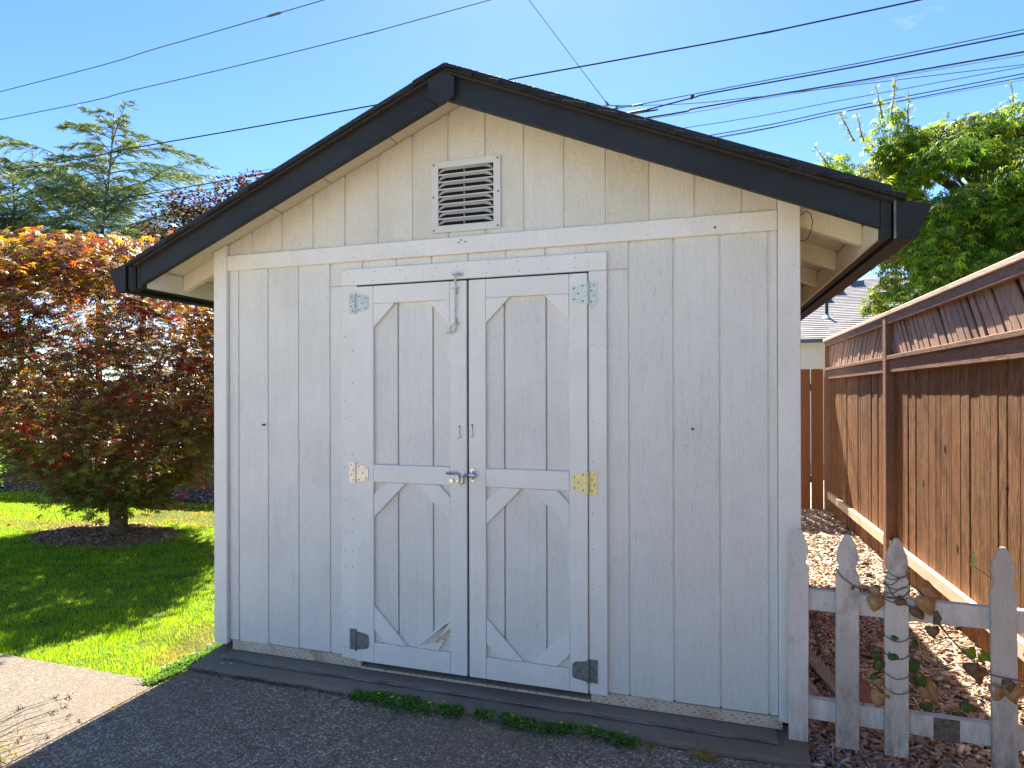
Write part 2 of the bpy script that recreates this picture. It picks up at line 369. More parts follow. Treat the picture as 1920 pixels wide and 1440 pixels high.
# ------------------------------------------------------------------ geometry helpers
class MB:
    def __init__(s):
        s.v = []; s.f = []; s.mi = []
    def poly(s, vs, faces, mi=0):
        o = len(s.v)
        s.v += [tuple(map(float, p)) for p in vs]
        for f in faces:
            s.f.append([o + i for i in f]); s.mi.append(mi)
        return s
    def box(s, x0, x1, y0, y1, z0, z1, mi=0):
        vs = [(x0, y0, z0), (x1, y0, z0), (x1, y1, z0), (x0, y1, z0), (x0, y0, z1), (x1, y0, z1), (x1, y1, z1), (x0, y1, z1)]
        return s.poly(vs, [(0, 3, 2, 1), (4, 5, 6, 7), (0, 1, 5, 4), (1, 2, 6, 5), (2, 3, 7, 6), (3, 0, 4, 7)], mi)
    def prism(s, pts, axis, a0, a1, mi=0):
        """pts: polygon in the other two axes, extruded along axis a0..a1"""
        n = len(pts)
        def mk(p, a):
            if axis == 'y': return (p[0], a, p[1])
            if axis == 'x': return (a, p[0], p[1])
            return (p[0], p[1], a)
        vs = [mk(p, a0) for p in pts] + [mk(p, a1) for p in pts]
        fs = [list(range(n))[::-1], list(range(n, 2 * n))]
        for i in range(n):
            j = (i + 1) % n
            fs.append([i, j, n + j, n + i])
        return s.poly(vs, fs, mi)
    def tube(s, pts, rad, n=8, mi=0, cap=True):
        pts = [Vector(p) for p in pts]
        if not hasattr(rad, '__len__'): rad = [rad] * len(pts)
        o = len(s.v); prev = None
        for i, p in enumerate(pts):
            t = (pts[min(i + 1, len(pts) - 1)] - pts[max(i - 1, 0)]).normalized()
            if prev is None:
                a = t.orthogonal().normalized()
            else:
                a = (prev - t * prev.dot(t)).normalized()
            prev = a; b = t.cross(a)
            for k in range(n):
                an = 2 * math.pi * k / n
                q = p + (a * math.cos(an) + b * math.sin(an)) * rad[i]
                s.v.append(tuple(q))
        for i in range(len(pts) - 1):
            for k in range(n):
                k2 = (k + 1) % n
                s.f.append([o + i * n + k, o + i * n + k2, o + (i + 1) * n + k2, o + (i + 1) * n + k]); s.mi.append(mi)
        if cap:
            s.f.append([o + k for k in range(n)][::-1]); s.mi.append(mi)
            e = o + (len(pts) - 1) * n
            s.f.append([e + k for k in range(n)]); s.mi.append(mi)
        return s
    def disc(s, c, r, axis_y0, axis_y1, n=10, mi=0):
        pts = [(c[0] + r * math.cos(2 * math.pi * k / n), c[1] + r * math.sin(2 * math.pi * k / n)) for k in range(n)]
        return s.prism(pts, 'y', axis_y0, axis_y1, mi)
    def build(s, name, mats, parent=None, bevel=0.0, smooth=False, pivot=None):
        me = bpy.data.meshes.new(name)
        off = Vector((0, 0, 0))
        if parent is not None:
            q = parent
            while q is not None:
                off += Vector(q.location); q = q.parent
        elif pivot is not None:
            off = Vector(pivot)
        me.from_pydata([tuple(Vector(v) - off) for v in s.v], [], s.f)
        if not isinstance(mats, (list, tuple)): mats = [mats]
        for m in mats: me.materials.append(m)
        if len(mats) > 1: me.polygons.foreach_set('material_index', s.mi)
        bm = bmesh.new(); bm.from_mesh(me)
        bmesh.ops.recalc_face_normals(bm, faces=bm.faces)
        if bevel:
            ed = [e for e in bm.edges if len(e.link_faces) == 2 and e.calc_face_angle(0) > 0.5]
            bmesh.ops.bevel(bm, geom=ed, offset=bevel, segments=1, affect='EDGES', clamp_overlap=True)
        if smooth:
            for f in bm.faces: f.smooth = True
        bm.to_mesh(me); bm.free()
        ob = bpy.data.objects.new(name, me)
        COL.objects.link(ob)
        if parent is not None: ob.parent = parent
        elif pivot is not None: ob.location = pivot
        return ob

def tag(o, label=None, cat=None, group=None, kind=None):
    if label: o['label'] = label
    if cat: o['category'] = cat
    if group: o['group'] = group
    if kind: o['kind'] = kind
    return o
def empty(name, loc, label, cat, group=None):
    o = bpy.data.objects.new(name, None)
    COL.objects.link(o); o.location = loc; o.empty_display_size = 0.2
    return tag(o, label, cat, group)
def struct(o):
    o['kind'] = 'structure'; return o

def scatter(name, tv, tf, X, Y, Z, T, S, colors, mat, parent=None, pivot=None):
    """many copies of a small template mesh joined; X,Y,Z (N,3) axes, T (N,3), S (N,) or (N,3)"""
    tv = np.asarray(tv, float); n = len(T); k = len(tv)
    if np.ndim(S) == 1: S = np.repeat(np.asarray(S)[:, None], 3, 1)
    V = (tv[None, :, 0, None] * (X * S[:, :1])[:, None, :] + tv[None, :, 1, None] * (Y * S[:, 1:2])[:, None, :]
         + tv[None, :, 2, None] * (Z * S[:, 2:3])[:, None, :] + T[:, None, :])
    off = np.zeros(3)
    if parent is not None:
        q = parent
        while q is not None:
            off += np.array(q.location); q = q.parent
    elif pivot is not None: off = np.array(pivot, float)
    V = (V - off).reshape(-1, 3)
    sizes = np.array([len(f) for f in tf]); flat = np.concatenate([np.array(f) for f in tf])
    L = (flat[None, :] + (np.arange(n) * k)[:, None]).reshape(-1)
    sz = np.tile(sizes, n); st = np.concatenate([[0], np.cumsum(sz)[:-1]])
    me = bpy.data.meshes.new(name)
    me.vertices.add(len(V)); me.vertices.foreach_set('co', V.astype(np.float32).ravel())
    me.loops.add(len(L)); me.loops.foreach_set('vertex_index', L.astype(np.int32))
    me.polygons.add(len(sz)); me.polygons.foreach_set('loop_start', st.astype(np.int32)); me.polygons.foreach_set('loop_total', sz.astype(np.int32))
    me.update(calc_edges=True)
    ca = me.color_attributes.new('Col', 'FLOAT_COLOR', 'POINT')
    c4 = np.ones((n, 4), np.float32); c4[:, :3] = colors
    ca.data.foreach_set('color', np.repeat(c4, k, 0).ravel())
    me.materials.append(mat)
    ob = bpy.data.objects.new(name, me); COL.objects.link(ob)
    if parent is not None: ob.parent = parent
    elif pivot is not None: ob.location = pivot
    return ob

def norm(a): return a / np.maximum(np.linalg.norm(a, axis=1, keepdims=True), 1e-9)
def frame_from(nrm, d):
    """leaf axes: y along d, z along nrm"""
    d = norm(d); z = norm(nrm - (nrm * d).sum(1, keepdims=True) * d); x = np.cross(d, z)
    return x, d, z
def pick(pal, n, w=None):
    pal = np.array(pal, float); idx = rng.choice(len(pal), n, p=None if w is None else np.array(w) / sum(w))
    return pal[idx] * rng.uniform(0.75, 1.25, (n, 1))

ZG = -0.112

# ================================================================== SETTING
# ground sheet
g = MB(); g.box(-300, 300, -300, 300, -0.40, -0.150)
struct(g.build('ground', M['soil']))

# lawn soil (left yard) with a mild mound toward the edge
def sheet(name, pts, z, mat, thick=0.03):
    m = MB(); m.prism(pts, 'z', z - thick, z); return struct(m.build(name, mat))
sheet('lawn', [(-14, -0.345), (-0.235, -0.345), (-0.235, 0.15), (-0.20, 4.6), (-14, 4.35)], -0.128, M['soil'])
sheet('mulch_bed', [(2.985, -6.0), (4.6, -6.0), (4.6, 5.9), (1.5, 5.9), (1.5, 4.3), (2.985, 4.3)], -0.122, M['mulch_soil'])
# concrete pads: tan path left of the joint, dark pad to the right
sheet('path', [(-14, -9), (-0.207, -9), (-0.207, -0.345), (-14, -0.345)], ZG, M['path'], 0.10)
pm = MB()
# joint edge slightly ragged
pts = [(-0.197, -9)]
pts += [(2.99, -9), (2.985, -0.21)]
for k in range(40):
    x = 2.98 - 3.13 * (k + 0.5) / 40
    pts.append((x, -0.188 + 0.006 * math.sin(k * 1.7) + random.uniform(-0.004, 0.004)))
pts += [(-0.19, -0.19)]
for k in range(60):
    y = -0.30 - 8.6 * (k / 60)
    pts.append((-0.197 + random.uniform(-0.003, 0.003), y))
pm.prism(pts[:-60] + pts[-60:], 'z', ZG - 0.1, ZG + 0.001)
struct(pm.build('pavement', M['pad']))
# dirt lying in the joint between the pads
sheet('added_bounce_slab', [(-14, -16), (14, -16), (14, -3.05), (-14, -3.05)], ZG + 0.006, M['added_bounce_slab'], 0.05)  # unseen slab added behind the camera to bounce warm light onto the shed
jm = MB(); jm.box(-0.215, -0.19, -9, -0.345, ZG - 0.06, ZG - 0.018)
struct(jm.build('soil_in_joint', M['moss']))

# ================================================================== SHED
S8 = 0.2032
XL0, XL1, XR0, XR1 = -0.158, -0.068, 2.882, 2.971
RX = 1.4065
SL = 0.4205
def soff(x): return 2.914 - SL * abs(x - RX)
SHED_D = 4.10
shed = empty('garden_shed', (RX, 2.0, ZG), 'white wooden garden shed with double doors, louvred gable vent and dark trimmed shingle roof', 'shed')

# --- foundation sill, in three steps
sill = MB()
def ragged_strip(x0, x1, ya, yb, za, zb, zl, n, amp, mi=0):
    """slab with top sloping from (ya,za) at the wall to (yb,zb) at the ragged front edge, bottom zl"""
    o = len(sill.v)
    for i in range(n + 1):
        x = x0 + (x1 - x0) * i / n
        j = amp * (math.sin(i * 0.9) * 0.4 + random.uniform(-0.5, 0.5))
        sill.v += [(x, ya, za), (x, yb + j, zb), (x, yb - 0.012 + j * 1.4, zb - 0.010), (x, yb - 0.016 + j, zl), (x, ya, zl)]
    for i in range(n):
        a = o + i * 5; b = a + 5
        for k in range(4):
            sill.f.append([a + k, b + k, b + k + 1, a + k + 1]); sill.mi.append(mi)
        sill.f.append([a + 4, b + 4, b, a]); sill.mi.append(mi)
    sill.f.append([o, o + 1, o + 2, o + 3, o + 4]); sill.mi.append(mi)
    e = o + n * 5
    sill.f.append([e + 4, e + 3, e + 2, e + 1, e]); sill.mi.append(mi)
ragged_strip(-0.17, 2.985, 0.06, -0.170, -0.064, -0.088, -0.25, 70, 0.012)
sl_ob = sill.build('foundation_sill', M['sill'], shed)
sill = MB()
ragged_strip(-0.06, 2.87, 0.05, -0.078, -0.058, -0.062, -0.075, 60, 0.006)
sill.build('sill_cap', M['sill'], shed)
lip = MB()
pl = []
for i in range(61):
    x = -0.03 + 2.86 * i / 60
    w = 0.004 + 0.003 * math.sin(i / 60 * math.pi)
    pl.append((x, -0.089 + 0.004 * math.sin(i * 0.8) + random.uniform(-0.001, 0.001), -0.0685 + 0.001 * math.sin(i * 1.3)))
lip.tube(pl, [0.0055 if 14 < i < 45 else 0.0042 for i in range(61)], 6)
lip.build('sill_lip', M['lip'], shed)
lump = MB()
lump.prism([(2.90, -0.16), (2.99, -0.17), (3.03, -0.26), (3.01, -0.36), (2.93, -0.40), (2.86, -0.36), (2.84, -0.27)], 'z', -0.2, -0.092)
lump.build('broken_sill_corner', M['sill'], shed, bevel=0.02)

# --- inner walls and core painted dark for the unlit inside
core = MB()
core.prism([(XL0 + 0.03, 0.0), (XR1 - 0.03, 0.0), (XR1 - 0.03, soff(XR1) - 0.01), (RX, soff(RX) - 0.012), (XL0 + 0.03, soff(XL0) - 0.01)], 'y', 0.035, 0.10)
core.box(XL0 + 0.03, 0.77, 0.035, 0.10, -0.055, 0.0); core.box(2.065, XR1 - 0.03, 0.035, 0.10, -0.055, 0.0)
core.box(0.77, 2.065, 0.06, 0.10, -0.055, 0.0)
core.build('wall_core', M['dark'], shed)
gb = MB()
gb.box(XL1, 0.775, 0.007, 0.034, 0.004, 2.15); gb.box(2.052, XR0, 0.007, 0.034, 0.004, 2.15)
gb.prism([(XL1, 2.155), (XR0, 2.155), (XR0, soff(XR0) - 0.01), (RX, soff(RX) - 0.012), (XL1, soff(XL1) - 0.01)], 'y', 0.007, 0.034)
gb.box(0.78, 2.047, 0.007, 0.034, 2.016, 2.15)
gb.build('groove_backing', M['siding'], shed)
sw_ = MB()
for sx, x0, x1 in ((-1, XL0 + 0.012, XL0 + 0.03), (1, XR1 - 0.03, XR1 - 0.012)):
    y = 0.09
    while y < SHED_D - 0.01:
        y2 = min(y + S8 - 0.009, SHED_D)
        sw_.box(x0, x1, y, y2, -0.02, soff(XL0) - 0.008); y += S8
sw_.box(XL0 + 0.03, XL0 + 0.06, 0.10, SHED_D, -0.06, 2.22); sw_.box(XR1 - 0.06, XR1 - 0.03, 0.10, SHED_D, -0.06, 2.22)
sw_.prism([(XL0 + 0.03, -0.06), (XR1 - 0.03, -0.06), (XR1 - 0.03, soff(XR1) - 0.01), (RX, soff(RX) - 0.012), (XL0 + 0.03, soff(XL0) - 0.01)], 'y', SHED_D, SHED_D + 0.02)
o = sw_.build('side_and_back_walls', M['siding'], shed)
fb = MB(); fb.box(XL0 + 0.01, XR1 - 0.01, 0.10, SHED_D, -0.25, -0.062)
fb.build('foundation_slab', M['sill'], shed)

# --- front siding, each board between grooves
GW = 0.0085
def siding(x0, x1, z0, z1a, z1b, mat=None, tri=None):
    m = MB()
    y0 = random.uniform(-0.0005, 0.0005)
    pts = [(x0, z0), (x1, z0), (x1, z1b)] + ([tri] if tri else []) + [(x0, z1a)]
    m.prism(pts, 'y', y0, 0.030)
    m.build('siding_board', mat or M['siding'], shed, bevel=0.0022)
edges = [XL1] + [S8 * i for i in range(15)] + [XR0]
DX0, DX1, DZ = 0.778, 2.048, 2.012
for a, b in zip(edges[:-1], edges[1:]):
    x0 = a + (0.002 if a == XL1 else GW / 2); x1 = b - (0.002 if b == XR0 else GW / 2)
    zb = random.uniform(-0.003, 0.003)
    if x1 <= DX0 or x0 >= DX1:
        siding(x0, x1, zb, 2.15, 2.15)
    else:
        if x0 < DX0: siding(x0, DX0, zb, DZ, DZ)
        if x1 > DX1: siding(DX1, x1, zb, DZ, DZ)
        siding(x0, x1, DZ + 0.002, 2.15, 2.15)
ue = [XL1] + [0.0958 + S8 * i for i in range(14)] + [XR0]
for a, b in zip(ue[:-1], ue[1:]):
    x0 = a + (0.002 if a == XL1 else GW / 2); x1 = b - (0.002 if b == XR0 else GW / 2)
    tri = (RX, soff(RX) - 0.003) if x0 < RX < x1 else None
    siding(x0, x1, 2.153, soff(x0) - 0.003, soff(x1) - 0.003, M['siding_gable'], tri)

# --- trim
def part(name, pts, y0, y1, mat, parent=shed, bevel=0.003, axis='y'):
    m = MB(); m.prism(pts, axis, y0, y1); return m.build(name, mat, parent, bevel=bevel)
def rect(x0, x1, z0, z1): return [(x0, z0), (x1, z0), (x1, z1), (x0, z1)]
part('corner_post', [(XL0, -0.022), (XL1, -0.022), (XL1, soff(XL1) - 0.004), (XL0, soff(XL0) - 0.004)], -0.024, 0.085, M['trim'])
part('corner_post', [(XR0, -0.012), (XR1, -0.020), (XR1, soff(XR1) - 0.004), (XR0, soff(XR0) - 0.004)], -0.024, 0.085, M['trim'])
part('frieze_board', rect(XL1 + 0.0015, XR0 - 0.0015, 2.139, 2.227), -0.020, -0.001, M['trim'])
part('door_casing', rect(0.691, 2.132, 2.010, 2.098), -0.020, -0.001, M['trim'])
part('door_casing', rect(0.691, 0.785, -0.004, 2.0085), -0.020, -0.001, M['trim'])
part('door_casing', rect(2.044, 2.132, -0.010, 2.0085), -0.020, -0.001, M['trim'])
part('skirt_board', rect(-0.047, 0.800, -0.057, -0.001), -0.004, 0.03, M['treated'])
part('skirt_board', rect(2.050, 2.897, -0.057, -0.004), -0.004, 0.03, M['treated'])
part('threshold_strip', rect(0.802, 2.048, -0.057, -0.044), -0.010, 0.055, M['treated'])
part('post_foot', rect(-0.100, -0.049, -0.066, -0.018), -0.002, 0.06, M['moss'], bevel=0.006)
nh = MB()
for k in range(30):
    x = -0.02 + 2.85 * (k // 2) / 14.5 + random.uniform(-0.02, 0.02)
    nh.disc((x, 2.160 + 0.045 * (k % 2)), 0.0017, -0.0215, -0.019, 6)
for x, z in ((1.392, 2.207), (1.415, 2.197), (1.380, 2.196)): nh.disc((x, z), 0.0045, -0.0215, -0.019, 7)
for k in range(22):
    zz = 0.05 + 1.95 * k / 22 + random.uniform(-0.02, 0.02)
    for x in (0.715, 0.76, 2.062, 2.11):
        if random.random() < 0.35: nh.box(x - 0.001, x + 0.001, -0.0212, -0.019, zz, zz + 0.008)
for k in range(9):
    for zz in (2.03, 2.075):
        x = 0.75 + 1.32 * k / 8.5 + random.uniform(-0.03, 0.03)
        nh.box(x, x + 0.009, -0.0212, -0.019, zz, zz + 0.002)
for x, z in ((2.52, 1.26), (0.18, 1.25), (2.62, 2.17)): nh.disc((x, z), 0.006, -0.0215, 0.0, 8)
o = nh.build('nail_heads', M['screw'], shed); o['kind'] = 'stuff'

# --- doors
def door(x0, x1, gl, side, damaged):
    back = MB(); back.box(x0, x1, 0.004, 0.028, -0.006, 1.999)
    d = back.build('door', M['siding'], shed)
    yb, yf = -0.012, -0.031
    sx0, sx1 = (x0 + 0.107, x1 - 0.092) if side < 0 else (x0 + 0.091, x1 - 0.089)
    ge = [x0 + 0.02] + gl + [x1 - 0.02]
    for a, b in zip(ge[:-1], ge[1:]):
        m = MB(); m.box(a + 0.004, b - 0.004, yb, 0.0035, 0.03, 1.97)
        m.build('panel_board', M['siding'], d, bevel=0.002)
    def bar(name, pts, y=yf, mat=M['trim'], bev=0.0025):
        m = MB(); m.prism(pts, 'y', y, yb - 0.0005); return m.build(name, mat, d, bevel=bev)
    bar('stile', rect(x0, sx0 - 0.0012, -0.006, 1.999)); bar('stile', rect(sx1 + 0.0012, x1, -0.006, 1.999))
    bar('top_rail', rect(sx0, sx1, 1.905, 1.999)); bar('middle_rail', rect(sx0, sx1, 0.957, 1.049)); bar('bottom_rail', rect(sx0, sx1, -0.006, 0.102))
    # corner pieces
    bar('corner_gusset', [(sx0, 1.904), (sx0, 1.778), (sx0 + 0.126, 1.904)]); bar('corner_gusset', [(sx1, 1.904), (sx1 - 0.125, 1.904), (sx1, 1.780)])
    y2 = yf + 0.003
    bar('brace', [(sx0, 0.768), (sx0 + 0.187, 0.9555), (sx0 + 0.072, 0.9555), (sx0, 0.892)], y2)
    bar('brace', [(sx1, 0.772), (sx1, 0.893), (sx1 - 0.062, 0.9555), (sx1 - 0.193, 0.9555)], y2)
    bar('brace', [(sx0, 0.296), (sx0, 0.168), (sx0 + 0.066, 0.1035), (sx0 + 0.192, 0.1035)], y2)
    if not damaged:
        bar('brace', [(sx1, 0.298), (sx1 - 0.190, 0.1035), (sx1 - 0.062, 0.1035), (sx1, 0.168)], y2)
    else:
        b = bar('brace', [(sx1, 0.292), (sx1 - 0.197, 0.1035), (sx1 - 0.066, 0.1035), (sx1 - 0.055, 0.128), (sx1 - 0.040, 0.130), (sx1 - 0.052, 0.146),
                      (sx1 - 0.030, 0.156), (sx1 - 0.045, 0.164), (sx1 - 0.008, 0.190), (sx1, 0.186)], y2)
        b['label'] = 'split and splintered white corner brace'
        m = MB(); m.prism([(sx1 - 0.086, 0.150), (sx1 - 0.004, 0.226), (sx1 - 0.002, 0.205), (sx1 - 0.074, 0.140)], 'y', y2 - 0.0022, y2 + 0.001)
        m.build('bare_wood_split', M['splinter'], d, bevel=0.001)
        m = MB()
        for q in range(5):
            a = 0.02 * q
            m.prism([(sx1 - 0.17 + a, 0.118 + 0.006 * q), (sx1 - 0.03 + a * 0.3, 0.240 + 0.004 * q), (sx1 - 0.029 + a * 0.3, 0.2385 + 0.004 * q), (sx1 - 0.168 + a, 0.1175 + 0.006 * q)], 'y', y2 - 0.0012, y2)
        m.build('wood_crack', M['screw'], d)
    return d
dl = door(0.787, 1.4240, [1.031, 1.232], -1, True)
dr = door(1.4365, 2.0405, [1.621, 1.836], 1, False)
m = MB(); m.box(1.4245, 1.4360, -0.0105, 0.0035, 0.0, 1.995)
m.build('door_gap_strip', M['screw'], dr)  # dark strip filling the gap between the two doors

def hinge(parent, xg, zc, side, mats, h=0.110, lab=None):
    """side -1: door leaf to the right of gap xg (left door)."""
    m = MB(); s = 1 if side < 0 else -1
    yb = -0.0315
    # jamb leaf lies on the casing
    a, b = sorted((xg - s * 0.043, xg - s * 0.004))
    m.box(a, b, -0.0245, -0.0205, zc - h / 2, zc + h / 2, 0)
    # door leaf: tapered with round corners
    pts = [(0.006, -h * 0.44), (0.058, -h * 0.37), (0.070, -h * 0.33), (0.077, -h * 0.25), (0.078, 0.0), (0.077, h * 0.25), (0.070, h * 0.33), (0.058, h * 0.37), (0.006, h * 0.44)]
    m.prism([(xg + s * p, zc + q) for p, q in pts][::s], 'y', yb - 0.0035, yb - 0.0005, 0)
    # knuckles
    for k in range(5):
        z0 = zc - h / 2 + h * k / 5 + 0.0008; z1 = zc - h / 2 + h * (k + 1) / 5 - 0.0008
        m.tube([(xg, yb - 0.004, z0), (xg, yb - 0.004, z1)], 0.0068, 8, 0)
    for px, pz in ((0.022, 0.33), (0.022, -0.33), (0.064, 0.24), (0.064, -0.24), (0.045, 0.0)):
        m.disc((xg + s * px, zc + pz * h), 0.0042, yb - 0.0045, yb - 0.003, 8, 1)
    for px, pz in ((0.030, 0.36), (0.018, 0.12), (0.030, -0.12), (0.018, -0.36)):
        m.disc((xg - s * px, zc + pz * h), 0.0038, -0.0257, -0.024, 8, 1)
    o = m.build('hinge', [mats, M['screw']], parent, bevel=0)
    if lab: o['label'] = lab
hinge(dl, 0.7862, 1.910, -1, M['zinc'], lab='galvanised strap hinge')
hinge(dl, 0.7862, 1.002, -1, M['nickel'], lab='pale pinkish nickel hinge')
hinge(dl, 0.7862, 0.104, -1, M['dull_zinc'], lab='dull dark grey hinge')
hinge(dr, 2.0422, 1.901, 1, M['zinc_green'], lab='greenish zinc hinge')
hinge(dr, 2.0422, 0.998, 1, M['brass'], lab='yellow brass coloured hinge')
hinge(dr, 2.0422, 0.100, 1, M['dull_zinc'], lab='dull dark grey hinge')

# long vertical barrel bolt on the left door
b = MB()
b.tube([(1.368, -0.044, 2.026), (1.368, -0.044, 1.755), (1.366, -0.046, 1.741), (1.358, -0.050, 1.734), (1.345, -0.052, 1.733), (1.322, -0.052, 1.734)], 0.0052, 8)
for z in (1.960, 1.778):
    b.box(1.352, 1.386, -0.052, -0.032, z - 0.0022, z + 0.0022)
    b.prism([(1.368, z + 0.004), (1.386, z + (0.004 if z > 1.9 else 0.002)), (1.384, z - 0.020 if z > 1.9 else z + 0.012), (1.374, z - 0.034 if z > 1.9 else z + 0.034), (1.368, z - 0.034 if z > 1.9 else z + 0.034)], 'y', -0.0345, -0.0312)
    b.disc((1.378, z - 0.012 if z > 1.9 else z + 0.012), 0.003, -0.036, -0.034, 8)
b.tube([(1.345, -0.040, 1.768), (1.344, -0.052, 1.752), (1.343, -0.056, 1.738)], 0.004, 6)
b.build('barrel_bolt', M['zinc'], dl)
b = MB()
b.prism([(1.350, -0.020), (1.392, -0.020), (1.390, -0.052), (1.382, -0.060), (1.362, -0.060), (1.352, -0.052)], 'z', 2.026, 2.036)
b.box(1.385, 1.405, -0.024, -0.0205, 2.020, 2.038); b.disc((1.398, 2.030), 0.004, -0.026, -0.0235, 8)
b.build('bolt_keeper', M['zinc'], shed, bevel=0.002)
# horizontal latch in the middle
b = MB()
b.box(1.328, 1.412, -0.0345, -0.0312, 0.968, 1.034, 1)
b.tube([(1.318, -0.047, 1.020), (1.372, -0.047, 1.020), (1.384, -0.049, 1.012), (1.388, -0.052, 0.996), (1.390, -0.052, 0.975), (1.398, -0.052, 0.966), (1.405, -0.052, 0.975), (1.408, -0.050, 1.000), (1.418, -0.048, 1.012), (1.452, -0.048, 1.016)], 0.0068, 8)
b.tube([(1.344, -0.034, 0.982), (1.344, -0.044, 0.982)], 0.011, 10); b.tube([(1.374, -0.034, 0.982), (1.374, -0.040, 0.982)], 0.006, 8)
b.build('slide_latch', [M['chrome'], M['zinc']], dl)
b = MB()
b.disc((1.456, 1.036), 0.011, -0.036, -0.0312, 10); b.disc((1.458, 0.990), 0.010, -0.036, -0.0312, 10)
b.tube([(1.446, -0.046, 1.014), (1.476, -0.046, 1.013)], 0.011, 10)
b.tube([(1.458, -0.034, 1.036), (1.459, -0.050, 1.028), (1.459, -0.052, 1.014), (1.459, -0.050, 0.998), (1.458, -0.034, 0.990)], 0.004, 6)
b.build('latch_keeper', M['chrome'], dr)
for par, x, zt in ((dl, 1.388, 1.258), (dr, 1.457, 1.266)):
    b = MB()
    b.disc((x - 0.002, zt), 0.0045, -0.0345, -0.0312, 8)
    b.tube([(x - 0.002, -0.033, zt), (x + 0.003, -0.042, zt - 0.012), (x + 0.003, -0.042, zt - 0.035), (x + 0.007, -0.040, zt - 0.050), (x + 0.004, -0.036, zt - 0.058), (x - 0.012, -0.033, zt - 0.058)], 0.0014, 5)
    b.build('wire_pull', M['screw'], par)

# --- gable vent
vent = MB()
vent.box(1.227, 1.598, -0.0012, 0.0, 2.258, 2.619)
v_ob = vent.build('gable_vent', M['dark'], shed)  # dark sheet painted as the shade inside the vent
vx0, vx1 = 1.262, 1.564
m = MB()
m.box(1.224, vx0, -0.012, -0.002, 2.255, 2.622); m.box(vx1, 1.601, -0.012, -0.002, 2.255, 2.622)
zz = [2.291 + 0.0379 * i for i in range(8)]
m.box(vx0, vx1, -0.012, -0.002, 2.255, zz[0]); m.box(vx0, vx1, -0.012, -0.002, zz[-1] + 0.0325, 2.622)
for z in zz[:-1]: m.box(vx0, vx1, -0.012, -0.002, z + 0.0325, z + 0.0379)
for x, z in ((1.238, 2.268), (1.587, 2.268), (1.238, 2.608), (1.587, 2.608), (1.236, 2.44), (1.589, 2.44)): m.disc((x, z), 0.005, -0.014, -0.011, 8, 1)
m.build('vent_frame', [M['vent'], M['screw']], v_ob)
for z in zz:
    m = MB(); yp = -0.0125
    lip = [(vx0 + 0.002, yp, z + 0.001), (vx0 + 0.022, yp - 0.006, z + 0.008), (vx0 + 0.046, yp - 0.010, z + 0.0135), (vx1 - 0.046, yp - 0.010, z + 0.0135), (vx1 - 0.022, yp - 0.006, z + 0.008), (vx1 - 0.002, yp, z + 0.001)]
    top = [(vx0 + 0.002, yp, z + 0.0015), (vx0 + 0.012, yp - 0.001, z + 0.018), (vx0 + 0.036, yp, z + 0.0328), (vx1 - 0.036, yp, z + 0.0328), (vx1 - 0.012, yp - 0.001, z + 0.018), (vx1 - 0.002, yp, z + 0.0015)]
    n = 6
    inn = [(a[0], a[1] + 0.0022, a[2]) for a in lip] + [(a[0], a[1] + 0.0022, a[2] - 0.001) for a in top]
    vs = lip + top + inn
    fs = [[i, i + 1, n + i + 1, n + i] for i in range(5)] + [[12 + i, 18 + i, 19 + i, 13 + i] for i in range(5)] + [[i, 12 + i, 13 + i, i + 1] for i in range(5)]
    m.poly(vs, fs); m.mi = [0] * 5 + [1] * 5 + [0] * 5
    m.box(1.409, 1.4115, yp - 0.013, -0.004, z - 0.0005, z + 0.012)
    m.build('louvre', [M['hood'], M['dark']], v_ob)  # inner faces coloured black to paint in the shade under each hood

# --- roof
EXL, EXR = -0.435, 3.221        # inner faces of the eave boards
YF, YBK = -0.213, 4.35
def roofz(x): return 2.914 - SL * abs(x - RX)
deck = MB()
deck.prism([(EXL - 0.036, roofz(EXL - 0.036)), (RX, roofz(RX)), (RX, roofz(RX) + 0.018), (EXL - 0.036, roofz(EXL - 0.036) + 0.018)], 'y', -0.214, YBK)
deck.prism([(RX + 0.0005, roofz(RX)), (EXR + 0.036, roofz(EXR + 0.036)), (EXR + 0.036, roofz(EXR + 0.036) + 0.018), (RX + 0.0005, roofz(RX) + 0.018)], 'y', -0.214, YBK)
roof = deck.build('roof', M['soffit'], shed)
def fb_z(x): return 2.818 - 0.4172 * abs(x - RX)
TL, TR = -0.452, 3.221
for nm, xa, xb in (('barge_board', TL, RX - 0.001), ('barge_board', RX + 0.001, TR)):
    lo = [(xa, fb_z(xa)), (xb, fb_z(xb))]
    m = MB(); m.prism([(xa, fb_z(xa)), (xb, fb_z(xb)), (xb, fb_z(xb) + 0.125), (xa, fb_z(xa) + 0.125)], 'y', -0.250, -0.2155)
    ob = m.build(nm, M['fascia'], roof, bevel=0.003)
def trim(xa, xb):
    m = MB(); m.prism([(xa, fb_z(xa) + 0.114), (xb, fb_z(xb) + 0.114), (xb, fb_z(xb) + 0.170), (xa, fb_z(xa) + 0.170)], 'y', -0.264, -0.2505)
    m.build('rake_trim', M['fascia'], roof, bevel=0.002)
    m = MB(); m.prism([(xa, fb_z(xa) + 0.126), (xb, fb_z(xb) + 0.126), (xb, fb_z(xb) + 0.168), (xa, fb_z(xa) + 0.168)], 'y', -0.250, -0.2155)
    m.build('rake_backing', M['fascia'], roof)
trim(TL - 0.02, RX - 0.002); trim(RX + 0.002, 2.330); trim(2.334, TR + 0.036)
hexp = [(RX - 0.008 - 0.006, 2.779), (RX + 0.058, 2.815), (RX + 0.058, 2.902), (RX - 0.008 - 0.006 + 0.012, 2.936), (RX - 0.078, 2.912), (RX - 0.078, 2.824)]
m = MB(); m.prism(hexp, 'y', -0.283, -0.2645)
m.build('ridge_block', M['fascia'], roof, bevel=0.003)
